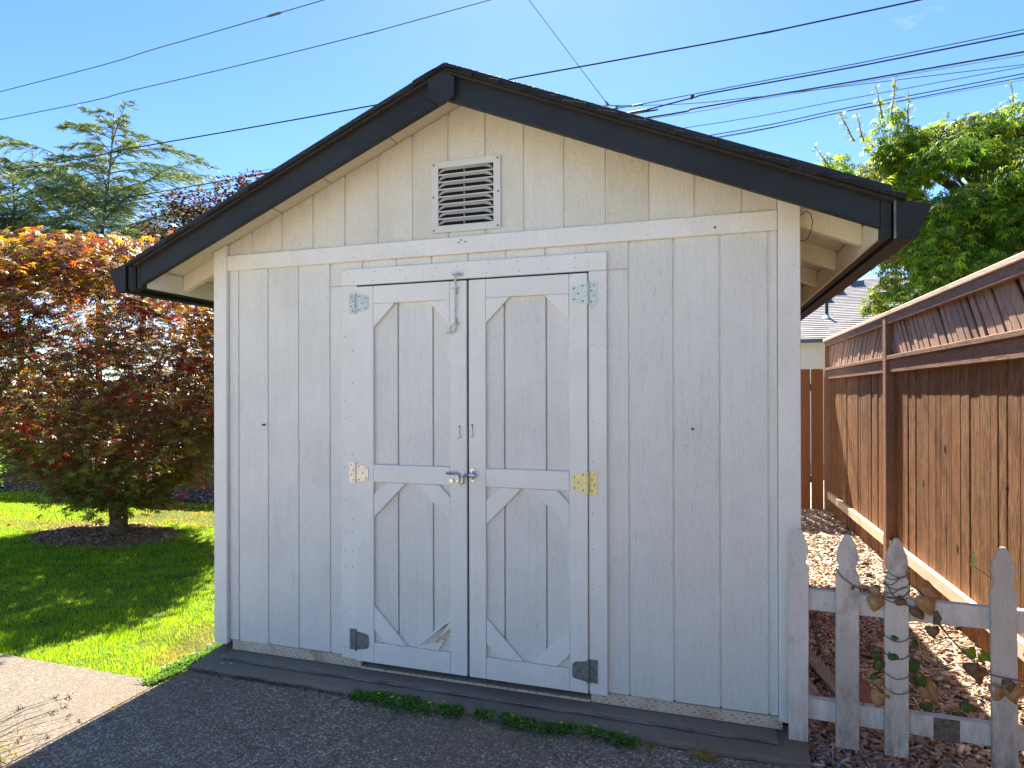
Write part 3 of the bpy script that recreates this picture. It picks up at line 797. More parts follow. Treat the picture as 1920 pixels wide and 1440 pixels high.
m = MB(); m.prism([(-0.12, fb_z(-0.12) + 0.062), (-0.01, fb_z(-0.01) + 0.064), (0.0, fb_z(0.0) + 0.066), (-0.02, fb_z(-0.02) + 0.060)], 'y', -0.2508, -0.2498); m.build('board_crack', M['dark'], roof)
m = MB()
for k in range(30):
    x = TL + 0.1 + (TR - TL - 0.2) * k / 29
    if abs(x - RX) < 0.09: continue
    for dz in (0.03, 0.09): m.disc((x + random.uniform(-0.02, 0.02), fb_z(x) + dz), 0.0028, -0.2512, -0.2498, 6)
o = m.build('nail_heads', M['felt'], roof); o['kind'] = 'stuff'
# eave boards: white inside, dark outside and at the end grain
for x0, x1, s in ((EXL - 0.037, EXL, -1), (EXR, EXR + 0.037, 1)):
    zt = roofz(EXR + 0.037) - 0.002
    m = MB()
    m.box(x0 if s < 0 else x0 + 0.010, x1 - 0.010 if s < 0 else x1, -0.250 + 0.001, YBK, 2.022, zt, 0)
    m.build('eave_board', M['fascia'], roof, bevel=0.002)
    m = MB()
    m.box(x1 - 0.0095 if s < 0 else x0, x1 if s < 0 else x0 + 0.0095, -0.2145, YBK, 2.026, zt, 0)
    m.build('eave_board_inner_face', M['soffit'], roof, bevel=0.001)
m = MB(); m.box(EXR + 0.0002, EXR + 0.0362, -0.2510, -0.2145, 2.0212, 2.166); m.build('end_grain_cap', M['fascia'], roof)
m = MB(); m.box(EXL - 0.0362, EXL - 0.0175, -0.2515, -0.2145, 2.0212, 2.158); m.build('end_grain_cap', M['fascia'], roof)
# rafter tails
ry = 0.030
for k in range(8):
    for sgn in (-1, 1):
        m = MB()
        if sgn > 0: xa, xb = XR1 - 0.05, EXR - 0.0005
        else: xa, xb = XL0 + 0.05, EXL + 0.0005
        za, zb = roofz(xa) - 0.001, roofz(xb) - 0.001
        m.prism([(xa, za), (xb, zb), (xb, zb - 0.094), (xa, za - 0.094)], 'y', ry, ry + 0.038)
        m.build('rafter', M['soffit'], roof, bevel=0.002)
    ry += 0.533
# soffit seams
for yy in (0.30, 1.6):
    m = MB(); m.prism([(XR1, roofz(XR1) - 0.0012), (EXR, roofz(EXR) - 0.0012), (EXR, roofz(EXR)), (XR1, roofz(XR1))], 'y', yy, yy + 0.003)
    m.build('soffit_seam', M['screw'], roof)
for xs in (0.30, 0.62, 1.02):
    m = MB(); m.prism([(xs, roofz(xs) - 0.0012), (xs + 0.004, roofz(xs + 0.004) - 0.0012), (xs + 0.004, roofz(xs)), (xs, roofz(xs))], 'y', -0.21, -0.002)
    m.build('soffit_seam', M['screw'], roof)
# gutters
def gutter(s):
    xb = EXR + 0.0375 + 0.008 if s > 0 else EXL - 0.037 - 0.068
    def X(d): return xb + s * d
    zt = 2.155
    prof_o = [(0.0, zt + 0.012), (0.0, 2.008), (0.066, 2.006), (0.120, 2.132), (0.112, 2.136)]
    prof_i = [(0.002, zt + 0.012), (0.002, 2.010), (0.065, 2.008), (0.1165, 2.130), (0.112, 2.134)]
    m = MB(); pts = [(X(a), b) for a, b in prof_o] + [(X(a), b) for a, b in prof_i[::-1]]
    m.prism(pts, 'y', -0.268, YBK - 0.02)
    gt = m.build('gutter', M['gutter'], shed)
    m = MB(); m.prism([(X(0), 2.160), (X(0), 2.008), (X(0.066), 2.006), (X(0.120), 2.132)], 'y', -0.271, -0.2685)
    m.build('gutter_end_cap', M['gutter'], gt, bevel=0.0008)
    m = MB(); m.tube([(X(-0.002), -0.271, 2.172), (X(-0.002), -0.271, 2.010)], 0.0045, 6)
    m.build('end_cap_seam', M['lip'] if s > 0 else M['gutter'], gt)
    return gt
gutter(1); gl_ = gutter(-1)
m = MB(); m.box(-0.538, -0.486, -0.262, -0.2, 2.008, 2.172)
m.build('gutter_corner_block', M['gutter'], gl_, bevel=0.012)
m = MB(); m.box(-0.536, -0.473, -0.199, YBK - 0.03, 2.03, 2.10); m.build('gutter_spacer', M['gutter'], gl_)

# shingle courses: front tabs individually, the rest of each course joined
xe_l, xe_r = EXL - 0.055, EXR + 0.062
for s in (-1, 1):
    L = (RX - xe_l) if s < 0 else (xe_r - RX)
    nC = 14; rest = MB(); w = L / nC
    for i in range(nC):
        d0 = L - w * (i + 1) + random.uniform(-0.006, 0.006); d1 = L - w * i + 0.012 + random.uniform(-0.004, 0.004)
        def P(d, h): return (RX + s * d, 2.914 - SL * d + 0.018 + h)
        th0, th1 = 0.014, 0.036
        prof = [P(d0 - 0.02, 0.011), P(d1, 0.011), P(d1, th1 + random.uniform(-0.003, 0.004)), P(max(d0 - 0.02, 0.0), th0)]
        y0 = -0.292 + random.uniform(-0.008, 0.008); y1 = y0 + random.uniform(0.6, 0.95)
        m = MB(); m.prism(prof, 'y', y0, y1); m.build('shingle', M['shingle'], roof, bevel=0.002)
        y = y1 + 0.004
        while y < YBK:
            y2 = min(y + random.uniform(0.28, 0.36), YBK + 0.03)
            rest.prism([prof[0], prof[1], (prof[2][0], prof[2][1] + random.uniform(-0.002, 0.002)), prof[3]], 'y', y, y2); y = y2 + 0.004
    ob = rest.build('shingle_field', M['shingle'], roof); ob['kind'] = 'stuff'
    m = MB()
    def P(d, h): return (RX + s * d, 2.914 - SL * d + 0.018 + h)
    m.prism([P(0.0, 0.0), P(L - 0.02, 0.0), P(L - 0.02, 0.0105), P(0.0, 0.0105)], 'y', -0.278, YBK + 0.01)
    m.build('underlay', M['felt'], roof)
for k in range(13):
    m = MB(); y0 = -0.295 + k * 0.36
    pr = []
    for a in np.linspace(-1, 1, 9):
        pr.append((RX + 0.15 * a, 2.914 + 0.018 + 0.038 - SL * math.sqrt((0.15 * a) ** 2 + 0.0012)))
    pr2 = [(x, z - 0.006) for x, z in pr[::-1]]
    m.prism(pr + pr2, 'y', y0, y0 + 0.375); m.build('ridge_shingle', M['shingle'], roof)

# loop of dark wire under the right eave
lp = MB()
pts = []
for k in range(15):
    a = -0.4 + 5.4 * k / 14
    pts.append((2.990 + 0.016 * math.sin(a * 2), -0.02 - 0.01 * math.sin(a), 2.145 + 0.075 * math.cos(a)))
lp.tube([(2.975, 0.01, 2.20), (2.998, 0.0, 2.215), (3.015, -0.005, 2.20), (3.022, -0.01, 2.165), (3.014, -0.01, 2.12), (3.00, -0.008, 2.09), (2.985, -0.004, 2.085), (2.974, 0.004, 2.09)], 0.002, 5)
tag(lp.build('wire_loop', M['screw'], pivot=(2.98, 0.0, 2.15)), 'thin dark wire loop sticking out of the shed corner under the right eave', 'wire')

# ================================================================== RIGHT FENCE
FX = 4.08
fence = empty('board_fence', (FX + 0.05, 2.0, ZG), 'tall brown board fence with pale cap and slanted slat band beside the shed', 'fence')
posts = [5.76, 3.07, 0.42, -1.95, -4.1]
for y in posts:
    m = MB(); m.box(FX, FX + 0.09, y, y + 0.09, -0.2, 2.082); m.build('post', M['fence_rail'], fence, bevel=0.004)
    m = MB(); m.box(FX + 0.002, FX + 0.085, y - 0.03, y - 0.0005, -0.2, 2.08) if False else None
for a, b in ((5.87, 2.95), (2.948, 0.3), (0.298, -2.2), (-2.202, -4.3)):
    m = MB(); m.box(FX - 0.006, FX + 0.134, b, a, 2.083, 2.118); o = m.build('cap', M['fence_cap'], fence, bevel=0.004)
span = list(zip(posts[1:], posts[:-1]))
def clipy(poly, lo, hi):
    def cl(P, f, inter):
        out = []
        for i in range(len(P)):
            a, b = P[i], P[(i + 1) % len(P)]
            if f(a): out.append(a)
            if f(a) != f(b): out.append(inter(a, b))
        return out
    def it(v): return lambda a, b: (v, a[1] + (b[1] - a[1]) * (v - a[0]) / (b[0] - a[0]))
    P = cl(poly, lambda p: p[0] >= lo, it(lo))
    if P: P = cl(P, lambda p: p[0] <= hi, it(hi))
    return P
for si, (pn, pf) in enumerate(span):
    y0, y1 = pn + 0.092, pf - 0.002
    m = MB(); m.box(FX + 0.008, FX + 0.044, y0, y1, 2.014, 2.082); m.build('top_rail', M['fence_rail'], fence, bevel=0.003)
    m = MB(); m.box(FX + 0.004, FX + 0.094, y0, y1, 1.706, 1.740); m.build('ledge', M['fence_rail'], fence, bevel=0.003)
    m = MB(); m.box(FX + 0.022, FX + 0.060, y0, y1, 1.597, 1.705); m.build('middle_rail', M['fence_rail'], fence, bevel=0.003)
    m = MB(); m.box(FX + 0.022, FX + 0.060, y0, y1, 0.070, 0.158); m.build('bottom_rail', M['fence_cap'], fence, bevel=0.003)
    # slats
    sh = -0.21 if si != 0 else 0.21
    y = y0 - 0.25
    while y < y1 + 0.25:
        w = random.choice([0.06, 0.075, 0.10])
        yb = y
        tw = random.uniform(-0.015, 0.015)
        quad = [(yb + sh / 2 + 0.0, 1.741), (yb + w + sh / 2, 1.741), (yb + w - sh / 2 + tw, 2.03), (yb - sh / 2 + tw, 2.03)]
        P = clipy(quad, y0 + 0.002, y1 - 0.002)
        if len(P) >= 3:
            area = abs(sum(P[i][0] * P[(i + 1) % len(P)][1] - P[(i + 1) % len(P)][0] * P[i][1] for i in range(len(P)))) / 2
            if area > 0.002:
                m = MB(); xx = FX + 0.046 + random.uniform(0, 0.010)
                m.prism(P, 'x', xx, xx + 0.014); m.build('slat', M['fence_slat'], fence, bevel=0.0015)
        y += w + random.choice([0.016, 0.026, 0.038])
    m = MB(); m.box(FX + 0.074, FX + 0.088, y0 + 0.001, y1 - 0.001, 1.742, 2.08); m.build('backing_board', M['fence_back'], fence)
    # boards
    def fboard(y, w, xx, zt=1.70):
        m = MB()
        t = random.uniform(-0.004, 0.004); t2 = random.uniform(-0.003, 0.003)
        zb = -0.112 + random.uniform(-0.01, 0.015)
        vs = [(xx, y, zb), (xx + t2, y + w, zb), (xx + 0.017 + t2, y + w, zb), (xx + 0.017, y, zb),
              (xx + abs(t), y + t, zt), (xx + abs(t2), y + w + t, zt), (xx + 0.017, y + w + t, zt), (xx + 0.017, y + t, zt)]
        m.poly(vs, [(0, 3, 2, 1), (4, 5, 6, 7), (0, 1, 5, 4), (1, 2, 6, 5), (2, 3, 7, 6), (3, 0, 4, 7)])
        m.build('board', M['fence_board'], fence, bevel=0.003)
    y = y0 - 0.01
    while y < y1:
        w = min(random.choice([0.085, 0.09, 0.135, 0.14]), y1 + 0.01 - y)
        g = random.choice([0.003, 0.005, 0.008, 0.014])
        if w > 0.03: fboard(y, w, FX + 0.0615 + random.choice([0, 0, 0.003, 0.006]))
        if y + w + g + 0.05 < y1 + 0.02: fboard(y + w - 0.045, 0.09 + g, FX + 0.0885 + random.uniform(0, 0.003), 1.69)
        y += w + g
kn = MB()
for y, z in ((1.93, 1.05), (1.05, 0.92), (1.72, 0.42), (2.35, 0.75)):
    kn.prism([(y + 0.013 * math.cos(a) * (1 + 0.3 * math.sin(3 * a)), z + 0.026 * math.sin(a)) for a in np.linspace(0, 6.28, 10)[:-1]], 'x', FX + 0.058, FX + 0.064)
o = kn.build('knot', M['bark'], fence); 

# back fence closing the passage, plain boards with gaps
bf = empty('back_fence', (2.8, 5.88, ZG), 'orange brown picket boards with light gaps closing off the passage behind the shed', 'fence')
x = 4.078
while x > 0.9:
    w = 0.142
    m = MB(); t = random.uniform(-0.003, 0.003)
    m.prism([(x - w, -0.105), (x, -0.105), (x + t, 1.728 + random.uniform(-0.006, 0.006)), (x - 0.02 + t, 1.735), (x - w + 0.02 + t, 1.735), (x - w + t, 1.728)], 'y', 5.87, 5.886)
    m.build('board', M['fence_back'], bf, bevel=0.002)
    x -= w + random.uniform(0.010, 0.016)
for z in (0.25, 1.45):
    m = MB(); m.box(0.9, 4.07, 5.8865, 5.925, z, z + 0.09); m.build('rail', M['fence_back'], bf)

# left yard fence
lf = empty('yard_fence', (-5.0, 5.0, ZG), 'low brown board fence at the far side of the lawn behind the red maple', 'fence')
A = Vector((-13.5, 4.33)); B = Vector((0.85, 5.47)); dv = (B - A); LL = dv.length; dv.normalize(); nv = Vector((-dv.y, dv.x))
proto = None
m = MB()
m.prism([(0, 0), (0.138, 0), (0.138, 1.76), (0.118, 1.785), (0.02, 1.785), (0, 1.76)], 'y', 0, 0.016)
k = 0; t = 0
while t < LL - 0.14:
    p = A + dv * t
    if proto is None:
        ob = m.build('board', M['fence_board'], None, bevel=0.003); proto = ob
    else:
        ob = proto.copy(); COL.objects.link(ob)
    ob.parent = lf
    ob.location = (p.x + 5.0 + nv.x * random.uniform(0, 0.006), p.y - 5.0 + nv.y * random.uniform(0, 0.006), random.uniform(-0.01, 0.01))
    ob.rotation_euler = (0, 0, math.atan2(dv.y, dv.x))
    t += 0.138 + random.uniform(0.002, 0.007)
for z in (0.2, 1.4):
    m = MB()
    q = [A + nv * 0.025, B + nv * 0.025, B + nv * 0.063, A + nv * 0.063]
    m.prism([(a.x, a.y) for a in q], 'z', z, z + 0.09); m.build('rail', M['fence_board'], lf)

# ================================================================== PICKET FENCE
pk = empty('picket_fence', (3.3, -0.11, ZG), 'low white picket fence with peeling paint and vines beside the shed corner', 'fence')
def picket(xc, zb, zt, w, mat, tilt=0.0, ruin=0.0):
    h = w / 2
    prof = [(-h, zb), (h, zb), (h, zt - 0.165), (h * 0.80, zt - 0.150), (h * 0.68, zt - 0.133), (h * 0.80, zt - 0.117), (h * 0.93, zt - 0.104),
            (h * 0.96, zt - 0.090), (h * 0.82, zt - 0.062), (h * 0.50, zt - 0.026), (h * 0.22, zt - 0.001), (-h * 0.16, zt), (-h * 0.52, zt - 0.030),
            (-h * 0.82, zt - 0.062), (-h * 0.93, zt - 0.092), (-h * 0.93, zt - 0.104), (-h * 0.80, zt - 0.117), (-h * 0.68, zt - 0.133), (-h * 0.80, zt - 0.150), (-h, zt - 0.165)]
    pts = [(xc + a + tilt * (z - 0.3), z) for a, z in prof]
    m = MB(); m.prism(pts, 'y', -0.122, -0.104)
    return m.build('picket', mat, pk, bevel=0.002)
picket(2.946, -0.032, 0.855, 0.074, M['picket_clean'], 0.006)
picket(3.129, -0.036, 0.843, 0.085, M['picket'], 0.004)
picket(3.306, -0.038, 0.838, 0.083, M['picket'], 0.002)
picket(3.669, -0.090, 0.829, 0.084, M['picket'], -0.006)
picket(3.86, -0.085, 0.826, 0.084, M['picket'], 0.0)
picket(4.03, -0.085, 0.822, 0.084, M['picket'], 0.0)
def rail(z0, z1, y0, y1, mat=M['picket_clean']):
    m = MB(); m.prism([(2.975, z0 - 0.086), (4.075, z1 - 0.086), (4.075, z1), (2.975, z0)], 'y', y0, y1); return m.build('rail', mat, pk, bevel=0.003)
rail(0.600, 0.580, -0.1035, -0.066); rail(0.143, 0.128, -0.1035, -0.066)
M['ghost'] = simple('bare_mossy_wood', (0.13, 0.105, 0.075), 0.9, 0, 0.5, 90, 0.5)
m = MB(); m.prism([(3.437, 0.045), (3.527, 0.044), (3.527, 0.133), (3.437, 0.134)], 'y', -0.1045, -0.1030); o = m.build('bare_patch', M['ghost'], pk)
m = MB(); m.prism([(3.436, 0.502), (3.458, 0.501), (3.468, 0.53), (3.452, 0.560), (3.438, 0.556)], 'y', -0.1045, -0.1030); m.build('bare_patch', M['ghost'], pk)

sheet('added_neighbour_bounce_slab', [(1.2, 6.1), (16, 6.1), (16, 11.9), (1.2, 11.9)], -0.14, M['added_bounce_slab'], 0.008)  # pale strip added out of sight to bounce light onto the house wall
# ================================================================== NEIGHBOUR HOUSE
HY = 12.0
house = empty('neighbour_house', (8.0, HY + 4, ZG), 'white lap sided house with grey shingle roof beyond the brown fence', 'house')
m = MB(); m.box(-3.0, 15.0, HY, HY + 9.8, -0.15, 2.60); M['h_wall'] = simple('house_white_paint', (0.86, 0.84, 0.80), 0.6, 0, 0.04, 3, 0.05)
m.build('wall', M['h_wall'], house)
z = -0.02
while z < 2.50:
    m = MB(); m.prism([(HY - 0.022, z), (HY - 0.001, z), (HY - 0.001, z + 0.142), (HY - 0.006, z + 0.142)], 'x', -3.02, 15.02); m.build('siding_board', M['h_wall'], house); z += 0.142
m = MB()
ROOF0, RSL = 2.56, 0.40
m.prism([(HY - 0.45, ROOF0 - 0.02), (HY + 4.9, ROOF0 - 0.02 + RSL * 5.35), (HY + 10.25, ROOF0 - 0.02), (HY + 10.25, ROOF0), (HY + 4.9, ROOF0 + RSL * 5.35), (HY - 0.45, ROOF0)], 'x', -3.5, 15.5)
hr = m.build('roof', M['h_wall'], house)
N = NT('grey_roof_shingles'); v = N.coord((1, 1, 1), rnd=False)
br = N.n('ShaderNodeTexBrick'); N.t.links.new(N.coord((1, 1.0, 1), rnd=False), br.inputs['Vector'])
br.inputs['Scale'].default_value = 1; br.inputs['Brick Width'].default_value = 0.30; br.inputs['Row Height'].default_value = 0.14
br.inputs['Mortar Size'].default_value = 0.004; br.inputs['Color1'].default_value = (0.20, 0.19, 0.20, 1); br.inputs['Color2'].default_value = (0.33, 0.315, 0.325, 1); br.inputs['Mortar'].default_value = (0.14, 0.13, 0.13, 1)
c = N.mix(N.math('MULTIPLY', N.noise(v, 20, 4), 0.5), br.outputs['Color'], (0.26, 0.24, 0.235))
M['h_shingle'] = N.done(c, 0.9, N.bump(N.noise(v, 60, 3), 0.5, 0.01), spec=0.25)
m = MB(); d = 0.0
rows = []
while d < 5.3:
    y0 = HY - 0.50 + d; z0 = ROOF0 + RSL * (d - 0.05)
    x = -3.55
    m.prism([(y0, z0 + 0.002), (y0 + 0.17, z0 + RSL * 0.17 + 0.002), (y0 + 0.17, z0 + RSL * 0.17 + 0.006), (y0, z0 + 0.024)], 'x', -3.55, 15.55)
    d += 0.145
o = m.build('shingle_rows', M['h_shingle'], hr); o['kind'] = 'stuff'
m = MB(); m.box(-3.55, 15.55, HY - 0.56, HY - 0.452, 2.50, 2.575); M['blue_grey'] = simple('slate_blue_paint', (0.10, 0.125, 0.16), 0.5, 0, 0.05, 5, 0.0)
m.build('gutter', M['blue_grey'], hr)
def hrz(y): return ROOF0 + RSL * (y - HY + 0.45)
for x, y in ((6.05, HY + 3.4), (5.62, HY + 2.7), (6.70, HY + 4.2), (5.15, HY + 2.35)):
    m = MB(); zz_ = hrz(y)
    m.prism([(y - 0.16, zz_ - 0.08), (y + 0.16, zz_ + 0.06), (y + 0.16, zz_ + 0.17), (y - 0.16, zz_ + 0.10)], 'x', x - 0.17, x + 0.17); m.build('roof_vent', M['blue_grey'], hr, bevel=0.01)
m = MB(); y = HY + 1.15; m.tube([(5.42, y, hrz(y) - 0.1), (5.42, y, hrz(y) + 0.36)], 0.035, 8, 0); m.tube([(5.42, y, hrz(y) - 0.02), (5.42, y, hrz(y) + 0.07)], [0.14, 0.045], 10, 1)
m.build('vent_pipe', [M['wire_black'], M['h_wall']], hr)

# ================================================================== LEAF TEMPLATES
def palm(lobes, spread, lw=0.16, curl=0.12):
    """palmate leaf: base at origin, lobes fan around +y"""
    vs = [(0, 0, 0)]; fs = []
    n = lobes
    for k in range(n):
        a = math.radians(-spread + 2 * spread * k / (n - 1))
        ln = 1.0 - 0.38 * abs(a) / math.radians(spread)
        dx, dy = math.sin(a), math.cos(a)
        px, py = dy, -dx
        i = len(vs)
        vs += [(dx * ln * 0.45 - px * lw * ln, dy * ln * 0.45 - py * lw * ln, 0.03), (dx * ln, dy * ln, -curl * (1 + 0.5 * abs(a))), (dx * ln * 0.45 + px * lw * ln, dy * ln * 0.45 + py * lw * ln, 0.03)]
        fs.append((0, i, i + 1, i + 2))
    return vs, fs
T_MAPLE = palm(7, 115, 0.12)
T_GREEN = palm(5, 85, 0.13, 0.25)
T_OVAL = ([(0, 0, 0), (-0.28, 0.4, 0.04), (-0.18, 0.8, 0.0), (0, 1.0, -0.08), (0.18, 0.8, 0.0), (0.28, 0.4, 0.04)], [(0, 1, 2, 3), (0, 3, 4, 5)])
T_BLADE3 = ([(-0.5, 0, 0), (0.5, 0, 0), (0.32, 0.6, 0.06), (-0.32, 0.6, 0.06), (0, 1.0, 0.28)], [(0, 1, 2, 3), (3, 2, 4)])
T_BLADE1 = ([(-0.5, 0, 0), (0.5, 0, 0), (0, 1.0, 0.15)], [(0, 1, 2)])

def limb(m, p0, p1, r0, r1, n=7, seg=5, wob=0.05, mi=0):
    p0, p1 = Vector(p0), Vector(p1); L = (p1 - p0).length
    pts = []; rr = []
    for i in range(seg + 1):
        t = i / seg
        q = p0.lerp(p1, t)
        if 0 < i < seg: q += Vector((random.uniform(-1, 1), random.uniform(-1, 1), random.uniform(-1, 1))) * wob * L
        pts.append(q); rr.append(r0 + (r1 - r0) * t)
    m.tube(pts, rr, n, mi)
    return pts

# ================================================================== RED MAPLE
base = Vector((-3.60, 2.26, ZG))
maple = empty('maple_tree', base, 'red and orange leaved maple with a short mottled trunk on the lawn', 'tree')
m = MB()
m.tube([base + Vector(p) for p in ((0, 0, -0.05), (0, 0, 0.03), (0.005, 0, 0.12), (0.0, 0.01, 0.4), (0.02, 0, 0.75), (0.0, 0.0, 1.1))], [0.108, 0.098, 0.088, 0.086, 0.082, 0.065], 12)
m.build('trunk', M['bark_pale'], maple, smooth=True)
m = MB(); tips = []
for k in range(16):
    a = k * 2.4; z0 = 0.45 + 0.65 * (k / 16); r = random.uniform(0.9, 1.55); zz1 = random.uniform(0.7, 2.5)
    e = base + Vector((r * math.cos(a), r * math.sin(a), zz1))
    pts = limb(m, base + Vector((0, 0, z0)), e, 0.03, 0.008, 6, 5, 0.05)
    for q in pts[2:]:
        for _ in range(2):
            limb(m, q, q + Vector((random.uniform(-.5, .5), random.uniform(-.5, .5), random.uniform(-.1, .45))), 0.008, 0.003, 4, 3, 0.06)
o = m.build('branches', M['bark'], maple); o['kind'] = 'stuff'
def crown_radius(phi, z):
    """radius of the maple crown at height z above base"""
    t = np.clip((z - 0.30) / (3.15 - 0.30), 0, 1)
    prof = np.interp(t, [0, 0.05, 0.12, 0.20, 0.30, 0.42, 0.55, 0.72, 0.85, 0.95, 1.0], [0.30, 0.42, 0.62, 0.85, 1.12, 1.45, 1.72, 1.70, 1.34, 0.90, 0.40])
    prof = prof * (1 - 0.07 * np.cos(phi - 3.9))
    return prof * (1 + 0.07 * np.sin(3 * phi + 1.1) + 0.05 * np.sin(5 * phi + 4 * t) + 0.05 * np.sin(9 * t + 2 * phi))
# twig clusters: centres through the outer shell, leaves layered around each
nC = 1650
ph = rng.uniform(0, 2 * np.pi, nC); zc = 0.34 + 2.80 * rng.beta(1.25, 1.05, nC); sh_ = 1 - np.abs(rng.normal(0, 0.16, nC)); 
R = crown_radius(ph, zc) * np.clip(sh_, 0.35, 1.0)
cc = np.stack([R * np.cos(ph), R * np.sin(ph), zc], 1) + np.array(base)
cc[:, 2] += 0.05 * np.sin(ph * 7)
nW = 150
pw = rng.uniform(0, 2 * np.pi, nW); zw = rng.uniform(1.7, 3.05, nW); Rw = crown_radius(pw, zw) * rng.uniform(0.95, 1.12, nW)
wc = np.stack([Rw * np.cos(pw), Rw * np.sin(pw), zw + rng.uniform(-0.05, 0.14, nW)], 1) + np.array(base)
cc = np.concatenate([cc, wc]); ph = np.concatenate([ph, pw]); nC += nW
per = 18
nL = nC * per
ci = np.repeat(np.arange(nC), per)
offs = rng.normal(0, 1, (nL, 3)) * np.array([0.105, 0.105, 0.045])
out = np.stack([np.cos(ph[ci]), np.sin(ph[ci]), np.zeros(nL)], 1)
T = cc[ci] + offs
T[:, 2] -= 0.25 * np.maximum(0, (offs * out).sum(1))
dirv = out * 0.7 + rng.normal(0, 0.75, (nL, 3)); dirv[:, 2] = -0.35 + rng.normal(0, 0.28, nL)
nz = np.stack([rng.normal(0, 0.35, nL), rng.normal(0, 0.35, nL), np.ones(nL)], 1) + out * 0.35
X_, Y_, Z_ = frame_from(nz, dirv)
th = (T[:, 2] - base.z) / 3.1
hue = rng.uniform(0, 1, nC)[ci] * 0.75 + rng.uniform(0, 1, nL) * 0.25
# leaf colours vary with height: orange towards the top, green to bronze lower down
top_p = pick([(0.26, 0.10, 0.016), (0.31, 0.20, 0.02), (0.16, 0.03, 0.018), (0.075, 0.035, 0.032), (0.21, 0.21, 0.025)], nL, [2.2, 2.6, 1.0, 4, 2.4])
mid_p = pick([(0.075, 0.028, 0.026), (0.06, 0.034, 0.030), (0.19, 0.035, 0.018), (0.105, 0.105, 0.028), (0.28, 0.18, 0.02)], nL, [3, 2, 1.0, 4, 1.8])
low_p = pick([(0.070, 0.090, 0.022), (0.060, 0.060, 0.022), (0.085, 0.04, 0.02), (0.11, 0.14, 0.028), (0.20, 0.04, 0.015)], nL, [3, 2, 1.0, 2.8, 0.4])
wt = np.clip((th + (hue - 0.5) * 0.35 - 0.60) / 0.22, 0, 1)[:, None]; wl = np.clip((0.50 - th + (hue - 0.5) * 0.35) / 0.25, 0, 1)[:, None]
C_ = mid_p * (1 - wt) + top_p * wt; C_ = C_ * (1 - wl) + low_p * wl
redc = (rng.uniform(0, 1, nC)[ci] < 0.05)[:, None]
C_ = C_ * (1.3 + 1.0 * wl)
C_ = np.where(redc, pick([(0.42, 0.02, 0.018), (0.34, 0.035, 0.02)], nL), C_)
o = scatter('crown', *T_MAPLE, X_, Y_, Z_, T, rng.uniform(0.046, 0.086, nL), C_, M['maple_leaf'], maple); o['kind'] = 'stuff'

